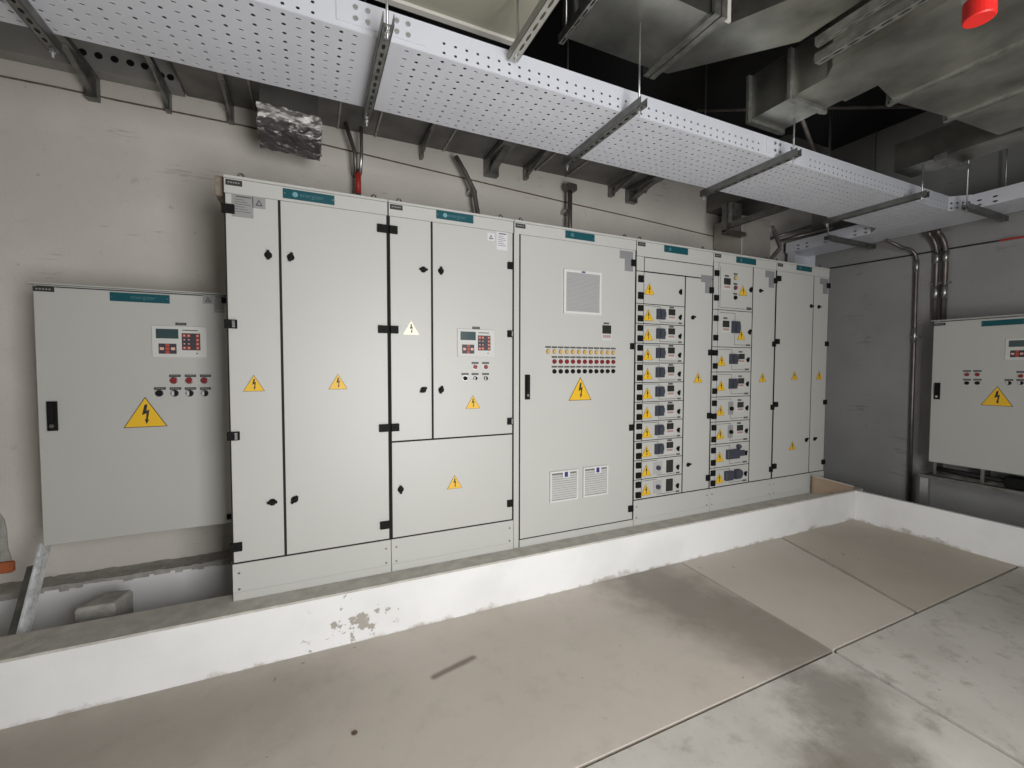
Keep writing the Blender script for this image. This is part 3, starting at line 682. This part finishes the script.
# galvanised legs under the right box
t = thing('support_frame', (5.3, 1.65, 0), 'galvanised channel frame under the right wall box', 'frame')
for nm, y in (('leg', 2.09), ('leg', 1.25)):
    m = MB(); m.box(5.22, 5.225, y-0.03, y+0.03, -0.02, 0.47); m.box(5.225, 5.27, y-0.03, y-0.026, -0.02, 0.47); m.box(5.225, 5.27, y+0.026, y+0.03, -0.02, 0.47); m.build(nm, 'rod_zinc', t)
MB().box(5.205, 5.26, 1.17, 2.12, 0.475, 0.505).build('rail', 'strut_zinc', t)
MB().box(5.43, 5.48, 1.17, 2.12, 0.475, 0.505).build('rail', 'strut_zinc', t)
for y in (2.09, 1.25): MB().box(5.26, 5.43, y-0.02, y+0.02, 0.476, 0.503).build('cross_rail', 'strut_zinc', t)
for y in (2.04, 1.72, 1.30): MB().box(5.28, 5.40, y-0.012, y+0.012, 0.507, 0.633).build('hanger', 'strut_zinc', t)
cb = MB(); cb.tube([(5.30, 2.03, 0.565), (5.30, 1.85, 0.56), (5.31, 1.6, 0.55), (5.30, 1.25, 0.555)], 0.022); cb.build('cable', 'black_rubber', t, smooth=True)
MB().box(5.24, 5.36, 1.45, 1.58, 0.507, 0.6).build('cable_gland', 'black_plastic', t, bev=0.008)

# leaning strut under the left box, block in the trench
t = thing('leaning_strut', (-1.25, 2.73, 0.29), 'shiny galvanised channel leaning under the left wall box', 'strut')
a, b = Vector((-1.262, 3.05, 0.585)), Vector((-1.235, 2.735, 0.20))
MB().bar(a, b, 0.006, 0.034, up=(1, 0, 0.2)).build('web', 'zinc_bright', t)
MB().bar(a+Vector((0.016, 0, 0)), b+Vector((0.016, 0, 0)), 0.030, 0.004, up=(1, 0, 0.2)).build('flange', 'zinc_bright', t)
MB().bar(a-Vector((0.016, 0, 0)), b-Vector((0.016, 0, 0)), 0.030, 0.004, up=(1, 0, 0.2)).build('flange', 'zinc_bright', t)
m = MB(); d_ = (b-a)
for k in range(14): q = a+d_*(0.05+0.068*k)+Vector((0, -0.004, 0.002)); m.bar(q, q+d_*0.035, 0.004, 0.008, up=(1, 0, 0.2))
m.build('slot', 'zinc_bright', t)
one('zinc_strip', MB().bar((-1.34, 3.10, 0.46), (-1.295, 2.74, 0.12), 0.012, 0.03, up=(1, 0, 0.2)), 'strut_zinc', 'dull second metal strip behind the shiny leaning channel', 'strip')
m = MB(); m.slab([(-1.09, 2.84), (-0.925, 2.83), (-0.885, 2.98), (-1.00, 3.01)], -0.02, 0.30)
one('concrete_block', m, 'mortar', 'rough grey concrete block in the trench under the left wall box', 'block', bev=0.012)
# slanted board at the end of the curb
t = thing('wooden_board', (4.62, 2.56, CURB_Z), 'brown board standing on the curb by the right end of the cabinets', 'board')
pa, pb = Vector((4.365, 2.575, 0)), Vector((4.865, 2.492, 0))
def board(z0a, z1a, z0b, z1b, off, th):
    m = MB(); n = Vector((-(pb-pa).y, (pb-pa).x, 0)).normalized(); n = n if n.y < 0 else -n
    q = [pa+n*off, pb+n*off, pb+n*(off-th), pa+n*(off-th)]; za, zb = [z0a, z0b, z0b, z0a], [z1a, z1b, z1b, z1a]
    i = m.pts([(p.x, p.y, z) for p, z in zip(q, za)] + [(p.x, p.y, z) for p, z in zip(q, zb)])
    for f in ((0, 1, 2, 3), (7, 6, 5, 4), (0, 4, 5, 1), (1, 5, 6, 2), (2, 6, 7, 3), (3, 7, 4, 0)): m.face([i+k for k in f])
    return m
board(0.291, 0.462, 0.291, 0.325, 0.0, 0.02).build('panel', 'cardboard', t)
board(0.463, 0.471, 0.326, 0.334, 0.004, 0.03).build('top_edge', 'concrete', t)
# broken plaster corner and brick at the far left
m = MB(front(YB)); m.prism([(-1.76, 0.43), (-1.525, 0.43), (-1.538, 0.50), (-1.54, 0.60), (-1.548, 0.66), (-1.585, 0.74), (-1.76, 0.76)], 0, 0.012)
one('plaster_patch', m, 'mortar', 'rough grey mortar patch on the wall left of the wall box', 'mortar patch')
one('brick', MB().box(-1.74, -1.510, 3.315, 3.349, 0.365, 0.425), 'brick_orange', 'orange brick showing in the wall at the left edge', 'brick', bev=0.006)
one('floor_plug', MB(lambda u, d, v: (u, v, d)).cyl(at_z(354.5, 733, 0).x, at_z(354.5, 733, 0).y, 0.012, 0.0, 0.003), 'rust_brown', 'small dark round plug on the floor', 'plug')

# ================================================================== cable trays
TZ, TY0, TY1 = 2.80, 1.838, 2.345; CX0, CX1 = 4.93, 5.34; TH = 0.115
def hole_b(i, j): return (0.15, 0.15) if i % 2 == 0 else (0.19, 0.09)
t = thing('cable_tray', (1.5, (TY0+TY1)/2, TZ), 'long white perforated cable tray running above the cabinets', 'cable tray')
xa, xb = -3.1, CX0-0.12; nx = int((xb-xa)/0.05)
joints = (0.28, 2.72)
def near(i): x = xa+(xb-xa)*(i+0.5)/nx; return any(abs(x-j) < 0.06 for j in joints)
MB().perf((xa, TY0+0.002, TZ), (xb-xa, 0, 0), (0, TY1-TY0-0.004, 0), nx, 10, hole_b, skip=lambda i, j: near(i)).build('tray_bottom', 'tray_white', t, solid=0.002)
def near2(i): x = xa+(xb-xa)*(i+0.5)/nx; return any(abs(x-j) < 0.22 for j in joints)
for y in (TY0, TY1):
    MB().perf((xa, y, TZ), (xb-xa, 0, 0), (0, 0, TH), nx, 3, lambda i, j: (0.125, 0.14) if j < 2 else None, skip=lambda i, j: near2(i)).build('tray_side', 'tray_white', t, solid=0.002)
    MB().box(xa, xb, y-0.002 if y == TY0 else y-0.010, y+0.010 if y == TY0 else y+0.002, TZ+TH, TZ+TH+0.002).build('rim', 'tray_white', t)
for j in joints:
    cp = MB().box(j-0.17, j+0.17, TY0-0.005, TY0-0.0015, TZ+0.02, TZ+TH-0.012).build('coupling_plate', 'tray_white', t)
    for du in (-0.10, -0.055, 0.055, 0.10):
        for v in (0.04, 0.082): MB(front(TY0-0.005)).cyl(j+du, TZ+v, 0.009, 0, 0.008, 8).build('bolt', 'rod_zinc', cp)
t = thing('cable_tray', (5.135, 1.0, TZ), 'white cross cable tray running along the right wall', 'cable tray')
ya, yb = -1.15, 3.28; ny = int((yb-ya)/0.05)
MB().perf((CX0, ya, TZ-0.002), (0, yb-ya, 0), (CX1-CX0, 0, 0), ny, 8, lambda i, j: (0.10, 0.10)).build('tray_bottom', 'tray_white', t, solid=0.002)
def side(y0, y1, x):
    n = max(2, int((y1-y0)/0.09)); MB().perf((x, y0, TZ-0.002), (0, y1-y0, 0), (0, 0, TH), n, 3, lambda i, j: (0.16, 0.18) if (j < 2 and i % 6 in (0, 1, 3, 4)) else None).build('tray_side', 'tray_white', t, solid=0.002)
side(ya, TY0-0.10, CX0); side(TY1+0.10, yb, CX0); side(ya, yb, CX1)
# splayed tee corners
tee = MB(); b = tee.pts([(CX0-0.12, TY0, TZ-0.001), (CX0, TY0-0.10, TZ-0.001), (CX0, TY1+0.10, TZ-0.001), (CX0-0.12, TY1, TZ-0.001)]); tee.face([b, b+1, b+2, b+3]); tee.build('tee_bottom', 'tray_white', t, solid=0.002)
for (p, q) in (((CX0-0.12, TY0), (CX0, TY0-0.10)), ((CX0-0.12, TY1), (CX0, TY1+0.10))):
    s_ = MB(); s_.perf((p[0], p[1], TZ), (q[0]-p[0], q[1]-p[1], 0), (0, 0, TH), 4, 3, lambda i, j: (0.2, 0.2) if j < 2 else None); s_.build('tee_side', 'tray_white', t, solid=0.002)
dr = MB(); dr.box(CX0+0.02, CX1-0.02, 3.27, 3.272, 2.42, TZ); dr.box(CX0+0.02, CX0+0.022, 3.19, 3.27, 2.42, TZ); dr.box(CX1-0.022, CX1-0.02, 3.19, 3.27, 2.42, TZ); dr.build('drop_section', 'tray_white', t)

# strut brackets with threaded rods
def bracket(x, label, y0=1.69, y1=2.40, top=3.99, group='strut brackets under the long tray'):
    t = thing('strut_bracket', (x, (y0+y1)/2, TZ-0.045), label, 'bracket', group)
    z0, z1 = TZ-0.044, TZ-0.0035
    m = MB(); m.box(x-0.0205, x-0.018, y0, y1, z0, z1); m.box(x+0.018, x+0.0205, y0, y1, z0, z1)
    n = int((y1-y0)/0.05)
    m.perf((x-0.0205, y0, z0), (0, y1-y0, 0), (0.041, 0, 0), n, 1, lambda i, j: (0.28, 0.16))
    m.build('channel', 'strut_zinc', t)
    for (xo, y) in ((0.0, y0+0.035), (0.0, y1-0.02)):
        r_ = MB(); r_.tube([(x+xo, y, z0-0.03), (x+xo, y, top if y < 2 else 3.99)], 0.005, 6); r_.build('threaded_rod', 'rod_zinc', t, smooth=True)
        MB(lambda u, d, v: (u, v, d)).cyl(x+xo, y, 0.011, z0-0.012, z0-0.001, 6).build('nut', 'rod_zinc', t)
for x, tp, lab in ((-0.905, 3.118, 'strut bracket under the tray at the far left above the wall box'), (0.28, 3.118, 'strut bracket under the tray above the leftmost cabinet'), (1.47, 3.165, 'strut bracket under the tray above the lamp-row cabinet'),
               (2.64, 2.983, 'strut bracket under the tray above the breaker cabinets'), (4.12, 2.993, 'strut bracket under the tray nearest the tray junction')):
    bracket(x, lab, top=tp)
def bracket_x(y, label, xx0, xx1):
    t = thing('strut_bracket', (5.13, y, TZ-0.045), label, 'bracket', 'strut brackets under the cross tray')
    z0, z1 = TZ-0.047, TZ-0.0055
    m = MB(); m.box(xx0, xx1, y-0.0205, y-0.018, z0, z1); m.box(xx0, xx1, y+0.018, y+0.0205, z0, z1); m.box(xx0, xx1, y-0.018, y+0.018, z0, z0+0.002); m.build('channel', 'strut_zinc', t)
    for x in (xx0+0.025, 5.395): r_ = MB(); r_.tube([(x, y, z0-0.03), (x, y, 3.99)], 0.005, 6); r_.build('threaded_rod', 'rod_zinc', t, smooth=True)
bracket_x(1.695, 'strut bracket under the cross tray near the right edge', 4.70, 5.42); bracket_x(2.66, 'strut bracket under the cross tray near the back wall', 4.60, 5.42)

# ================================================================== ducts and ceiling services
def hanger_rods(t, pts, z, name='threaded_rod', top=ZC-0.01):
    for (x, y) in pts: r_ = MB(); r_.tube([(x, y, z), (x, y, top)], 0.005, 6); r_.build(name, 'rod_zinc', t, smooth=True)
def duct(name, label, poly, z0, z1, m='duct_zinc', flanges=(), cat='duct', group='galvanised ducts under the ceiling'):
    cx = sum(p[0] for p in poly)/len(poly); cy = sum(p[1] for p in poly)/len(poly)
    t = thing(name, (cx, cy, z0), label, cat, group); MB().slab(poly, z0, z1).build('shell', m, t)
    for (a, b) in flanges:
        f = MB(); f.bar((a[0], a[1], z0-0.008), (b[0], b[1], z0-0.008), 0.035, 0.016)
        f.bar((a[0], a[1], z0-0.018), (a[0], a[1], z1), 0.035, 0.018, up=(0, 1, 0)) ; f.bar((b[0], b[1], z0-0.018), (b[0], b[1], z1), 0.035, 0.018, up=(0, 1, 0)); f.build('flange', 'flange_zinc', t)
    return t
# flat cream board panel at the upper middle
t = thing('ceiling_panel', (0.2, 1.2, 3.1), 'cream underside panel above the white tray', 'panel')
MB().box(-3.1, 0.955, 0.60, 2.02, 3.12, 3.16).build('board', 'board_cream', t)
MB().box(-3.1, 0.957, 2.02, 2.05, 3.105, 3.165).build('edge_trim', 'board_edge', t)
hanger_rods(t, [(0.6, 1.4), (-0.5, 1.9)], 3.16)
# slotted struts beside it
def slotted(name, label, x, y0, y1, z, wd=0.041, rods=True, top=ZC-0.01, m_='flange_zinc'):
    t = thing(name, (x, (y0+y1)/2, z), label, 'strut'); n = int((y1-y0)/0.06)
    m = MB(); m.perf((x-wd/2, y0, z), (0, y1-y0, 0), (wd, 0, 0), n, 1, lambda i, j: (0.36, 0.12)); m.box(x-wd/2, x-wd/2+0.0025, y0, y1, z, z+0.04); m.box(x+wd/2-0.0025, x+wd/2, y0, y1, z, z+0.04); m.build('channel', m_, t)
    if rods: hanger_rods(t, [(x, y1-0.05), (x, y0+0.05)], z+0.001, top=top)
slotted('slotted_strut', 'pale slotted strut under the cream panel beside the white tray', 0.838, 0.65, 1.818, 2.862, 0.045, top=3.119, m_='zinc_pale')
slotted('slotted_strut', 'slotted zinc strut left of the flanged duct', 1.15, 0.6, 1.93, 3.10, 0.03)
slotted('slotted_strut', 'slotted strut beside the branching wide duct', 2.255, 0.3, 1.37, 2.975, 0.045, rods=False)
slotted('slotted_strut', 'second slotted strut parallel beside the branching wide duct', 2.20, 0.3, 1.34, 3.02, 0.03, rods=False)
DZ = 3.17
duct('air_duct', 'flanged duct that bends away above the tray', [(1.18, 1.555), (1.76, 1.555), (1.87, 1.56), (1.99, 1.35), (1.99, YF+0.03), (2.30, YF+0.03), (2.30, 1.485), (1.87, 1.955), (1.76, 1.965), (1.18, 1.965)], DZ, 3.62, flanges=[((1.755, 1.53), (1.755, 2.0)), ((1.80, 1.53), (1.80, 2.0))])
MB().box(1.83, 1.87, 1.545, 1.557, DZ, 3.6).build('corner_post', 'board_edge', bpy.data.objects['air_duct'])
WZ = 2.985; YD = YF+0.03
duct('air_duct', 'wide duct narrowing to a branch end above the tray middle', [(2.36, YD), (2.975, YD), (2.975, 1.385), (2.73, 1.345), (2.73, 1.50), (2.70, 1.50), (2.70, 1.85), (2.42, 1.85), (2.42, 1.42), (2.36, 1.36)], WZ, 3.24, flanges=[((2.41, 1.85), (2.71, 1.85)), ((2.41, 1.60), (2.71, 1.60)), ((2.96, YD+0.02), (2.96, 1.40))])
duct('air_duct', 'middle duct section right of the branching wide duct', [(3.0, YD), (3.475, YD), (3.475, 1.33), (3.0, 1.385)], WZ, 3.30, flanges=[((3.465, YD+0.02), (3.465, 1.35))])
duct('air_duct', 'third duct section nearest the right wall', [(3.50, YD), (4.0, YD), (4.0, 1.30), (3.50, 1.33)], WZ, 3.30)
duct('branch_duct', 'long narrow duct ending above the tray junction', [(4.07, YD), (4.32, YD), (4.32, 1.88), (4.07, 1.88)], 2.995, 3.20, 'duct_zinc', flanges=[((4.06, 1.20), (4.33, 1.20))])
slotted('slotted_strut', 'short slotted strut under the long narrow duct', 4.20, 1.55, 1.62, 2.954, 0.38, rods=False)
def pipe(name, label, path, r, m, cat='pipe', group=None, n=8): return one(name, MB().tube(path, r, n), m, label, cat, group, smooth=True)
pipe('ceiling_pipe', 'thin grey pipe sloping across the dark ceiling void', [(2.75, 1.75, 3.02), (3.3, 2.0, 3.02), (4.0, 2.30, 3.02)], 0.012, 'conduit')
pipe('ceiling_pipe', 'upper thin pipe in the dark ceiling void', [(2.9, 2.7, 3.6), (3.9, 2.2, 3.6), (4.9, 1.7, 3.6)], 0.015, 'conduit')
# duct running along the back wall
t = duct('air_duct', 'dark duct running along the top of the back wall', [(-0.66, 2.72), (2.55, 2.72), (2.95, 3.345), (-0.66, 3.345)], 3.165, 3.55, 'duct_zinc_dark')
for x in (-0.3, 0.2, 0.45, 0.95, 1.75, 2.05, 2.5): MB().bar((x, 2.72, 3.16), (x, 3.34, 3.16), 0.012, 0.01).build('seam', 'flange_zinc', t)
t = thing('wall_channel', (-1.8, 3.3, 3.17), 'grey steel channel with round knockouts at the upper left of the wall', 'channel')
MB().box(-3.1, -0.67, 3.25, 3.345, 3.155, 3.60).build('shell', 'duct_grey', t)
for x in (-1.112, -1.045, -0.975, -0.905, -0.84): MB(front(3.25)).cyl(x, 3.235, 0.018, 0, 0.003, 12).build('knockout', 'black_plastic', t)
for x in (-0.765, -0.72): MB(front(3.25)).cyl(x, 3.205, 0.018, 0, 0.003, 12).build('knockout', 'black_plastic', t)
def wall_arm(x, label, y0=2.75, drop=0.10, wd=0.05):
    t = thing('cantilever_arm', (x, 3.35, 3.0), label, 'bracket', 'brackets under the wall duct')
    MB().bar((x, 3.345, 3.14), (x, y0, 3.14), wd, 0.035).build('arm', 'strut_zinc', t)
    MB().box(x-wd/2, x+wd/2, 3.29, 3.345, 3.14-drop*0.8, 3.1225).build('heel', 'strut_zinc', t)
    MB().bar((x, 3.31, 3.14-drop*0.6), (x, y0+0.25, 3.13), wd*0.5, 0.02).build('stay', 'strut_zinc', t)
wall_arm(-1.10, 'cantilever bracket under the wall duct at the far left', drop=0.15, wd=0.055); wall_arm(-0.43, 'small cantilever bracket left of the wrapped duct', drop=0.12, wd=0.03)
wall_arm(-0.75, 'thin cantilever bracket between the far left ones', drop=0.13, wd=0.025)
wall_arm(0.78, 'thin cantilever bracket right of the red-banded conduit', drop=0.1, wd=0.022)
wall_arm(1.34, 'wide cantilever bracket right of the bent conduit', drop=0.14, wd=0.11); wall_arm(1.65, 'small round-ended bracket under the wall duct', drop=0.1, wd=0.03)
wall_arm(2.52, 'paired cantilever bracket near the end of the wall duct', drop=0.1, wd=0.04); wall_arm(2.75, 'last wide cantilever bracket of the wall duct', drop=0.13, wd=0.1)
# plastic-wrapped stub
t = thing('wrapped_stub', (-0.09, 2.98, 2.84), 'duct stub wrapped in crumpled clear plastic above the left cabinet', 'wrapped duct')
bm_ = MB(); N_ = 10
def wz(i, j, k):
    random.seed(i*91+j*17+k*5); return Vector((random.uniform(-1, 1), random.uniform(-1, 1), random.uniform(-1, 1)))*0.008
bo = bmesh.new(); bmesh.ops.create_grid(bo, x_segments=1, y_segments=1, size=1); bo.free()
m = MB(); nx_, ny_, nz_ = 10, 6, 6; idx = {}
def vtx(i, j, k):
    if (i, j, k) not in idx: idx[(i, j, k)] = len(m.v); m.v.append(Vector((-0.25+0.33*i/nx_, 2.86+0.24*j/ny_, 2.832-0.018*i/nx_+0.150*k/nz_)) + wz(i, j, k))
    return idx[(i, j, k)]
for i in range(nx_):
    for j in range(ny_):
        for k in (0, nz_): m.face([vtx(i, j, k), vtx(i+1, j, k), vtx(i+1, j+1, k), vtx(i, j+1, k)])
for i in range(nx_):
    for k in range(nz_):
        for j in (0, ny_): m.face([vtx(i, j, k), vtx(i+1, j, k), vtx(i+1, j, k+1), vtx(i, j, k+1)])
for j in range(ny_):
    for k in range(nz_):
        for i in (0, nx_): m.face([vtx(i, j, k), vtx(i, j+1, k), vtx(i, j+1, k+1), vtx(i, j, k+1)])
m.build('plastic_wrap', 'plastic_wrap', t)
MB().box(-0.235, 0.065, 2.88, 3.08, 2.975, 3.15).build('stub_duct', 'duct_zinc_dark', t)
# conduits rising behind the cabinets
def conduit_thing(label, path, r, band=None, clamp=None):
    t = thing('conduit', path[0], label, 'conduit', 'conduits above the cabinets'); MB().tube(path, r, 10).build('pipe', 'conduit', t, smooth=True)
    if band: MB().tube(band, r*1.15, 10).build('red_band', 'red_tape', t, smooth=True)
    if clamp: 
        c_ = Vector(clamp); MB().box(c_.x-0.03, c_.x+0.03, c_.y-0.006, YB, c_.z-0.012, c_.z+0.012).build('clamp', 'conduit_shiny', t)
    return t
t = conduit_thing('straight conduit with a red band above the left cabinet', [(0.32, 3.24, 2.4625), (0.32, 3.24, 2.86)], 0.018, [(0.32, 3.24, 2.70), (0.32, 3.24, 2.84)], (0.32, 3.258, 2.86))
MB().tube([(0.305, 3.24, 2.84), (0.30, 3.24, 2.98), (0.24, 3.22, 3.152)], 0.014, 8).build('upper_pipe', 'conduit', t, smooth=True)
MB().tube([(0.335, 3.24, 2.84), (0.345, 3.24, 2.98), (0.345, 3.24, 3.152)], 0.012, 8).build('upper_pipe', 'conduit_shiny', t, smooth=True)
t = conduit_thing('bent rusty conduit above the second cabinet', [(1.20, 3.24, 2.4625), (1.195, 3.24, 2.70), (1.165, 3.24, 2.86), (1.09, 3.24, 2.99), (1.02, 3.24, 3.09)], 0.018, None, (1.165, 3.258, 2.86))
t = conduit_thing('short upright conduit above the vent-grille cabinet', [(2.03, 3.24, 2.4625), (2.03, 3.24, 3.04)], 0.020, None, (2.03, 3.26, 2.84))
MB().box(1.99, 2.09, 3.21, 3.28, 3.0, 3.06).build('elbow', 'conduit', t, bev=0.01)
# duct elbow and strut stub near the corner
t = thing('strut_stub', (3.40, 3.0, 2.75), 'dark strut stub hanging at the back right above the cabinets', 'bracket')
q0, q1 = at_y(722, 206, 3.0), at_y(740, 236, 3.0)
MB().box(q0.x, q0.x+0.02, 2.95, 3.0, q1.z, 3.05).build('post', 'strut_zinc', t); MB().box(q1.x-0.14, q1.x-0.01, 2.98, 3.02, q1.z+0.02, 3.08).build('plate', 'flange_zinc', t); MB().box(q0.x, q1.x, 2.93, 3.0, q1.z-0.02, q1.z+0.015).build('foot', 'conduit', t)
MB().bar((q0.x+0.05, 2.98, q1.z+0.06), (q0.x+0.05, 2.40, q1.z+0.06), 0.035, 0.05).build('arm', 'strut_zinc', t)
e0 = at_y(742, 224, 3.05); e1 = at_y(775, 262, 3.05)
t = thing('duct_elbow', (e0.x+0.2, 3.15, e1.z), 'pale galvanised duct elbow behind the right cabinets', 'duct')
MB().box(e0.x-0.06, e0.x+0.36, 3.0, 3.34, 2.60, 2.99).build('shell', 'duct_pale', t, bev=0.006)
MB().bar((e0.x+0.36, 2.99, 2.93), (e0.x+0.50, 2.99, 2.74), 0.04, 0.02, up=(0, 1, 0)).build('flange', 'conduit_shiny', t); MB().bar((e0.x+0.50, 2.99, 2.73), (e0.x+0.34, 2.99, 2.58), 0.04, 0.02, up=(0, 1, 0)).build('flange', 'conduit_shiny', t)
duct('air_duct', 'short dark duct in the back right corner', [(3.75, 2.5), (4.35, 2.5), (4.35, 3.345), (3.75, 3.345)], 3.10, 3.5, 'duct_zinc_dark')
pipe('ceiling_pipe', 'dark pipe behind the tray near the corner', [(4.5, 3.1, 2.83), (4.85, 2.75, 2.93)], 0.016, 'conduit'); pipe('ceiling_pipe', 'second dark pipe behind the tray near the corner', [(4.5, 3.25, 2.88), (4.85, 2.95, 3.0)], 0.016, 'conduit')
# right wall conduits
def rw(px, py, X=5.46): q = at_x(px, py, X); return (q.x, q.y, q.z)
t = conduit_thing('tall conduit running down the right wall beside the wall box', [(5.465, 2.295, -0.02), (5.465, 2.305, 1.2), (5.465, 2.31, 2.56), (5.455, 2.32, 2.63), (5.42, 2.34, 2.67), (5.36, 2.38, 2.69), rw(886, 240, 5.22)], 0.016); MB().tube([(5.465, 2.308, 2.45), (5.465, 2.309, 2.56)], 0.0185, 10).build('sleeve', 'conduit_shiny', t, smooth=True); MB().tube([(5.465, 2.306, 1.75), (5.465, 2.306, 1.9)], 0.0185, 10).build('sleeve', 'conduit_shiny', t, smooth=True)
MB().box(5.462, 5.499, 2.27, 2.345, 1.80, 1.82).build('clamp', 'conduit_shiny', t)
for lab, y, xx in (('left of two short conduits above the right wall box', 2.155, 5.20), ('right of two short conduits above the right wall box', 2.09, 5.24)):
    t = conduit_thing(lab, [(5.462, y, 1.938), (5.462, y, 2.60), (5.452, y+0.01, 2.68), (5.415, y+0.02, 2.745), (5.385, y+0.03, 2.765), (5.366, y+0.03, 2.80)], 0.021)
    MB().tube([(5.462, y, 2.50), (5.462, y, 2.60)], 0.0235, 10).build('sleeve', 'conduit_shiny', t, smooth=True)
    MB().tube([(5.462, y, 2.16), (5.462, y, 2.28)], 0.0235, 10).build('sleeve', 'conduit_shiny', t, smooth=True)
    MB().box(5.455, 5.499, y-0.035, y+0.035, 2.30, 2.315).build('clamp', 'conduit_shiny', t)
# thin cables pinned along the walls
cp_ = [at_y(px, py, YB-0.004) for px, py in ((-60, 64), (0, 76), (60, 88), (120, 101), (180, 113), (240, 125), (300, 139), (400, 163), (480, 182), (560, 201), (640, 219), (720, 238))]
one('wall_cable', MB().tube([tuple(p) for p in cp_], 0.0055, 5), 'rust_brown', 'thin dark cable running along the top of the back wall', 'cable')
cp_ = [at_x(px, py, XR-0.006) for px, py in ((826, 269), (900, 257), (960, 247), (1000, 240.5))]
t = thing('wall_cable', tuple(cp_[0]), 'thin black and red cable crossing the right wall', 'cable'); MB().tube([tuple(p) for p in cp_], 0.008, 5).build('black_run', 'black_rubber', t); MB().tube([tuple(cp_[-1]), tuple(at_x(1060, 231, XR-0.006))], 0.010, 5).build('red_run', 'red_tape', t)
# red-capped pipe hanging close to the camera
q = at_z(979, 20, 2.42)
t = thing('drop_pipe', tuple(q), 'red-ended pipe hanging at the upper right corner', 'pipe')
V = lambda u, d, v: (u, v, d)
MB(V).cyl(q.x, q.y, 0.033, 2.42, 2.472, 24).build('end_cap', 'red_paint', t, bev=0.003); MB(V).cyl(q.x, q.y, 0.034, 2.473, 2.482, 24).build('white_ring', 'white_print', t); MB(V).cyl(q.x, q.y, 0.031, 2.483, 2.98, 24).build('pipe', 'red_paint', t)
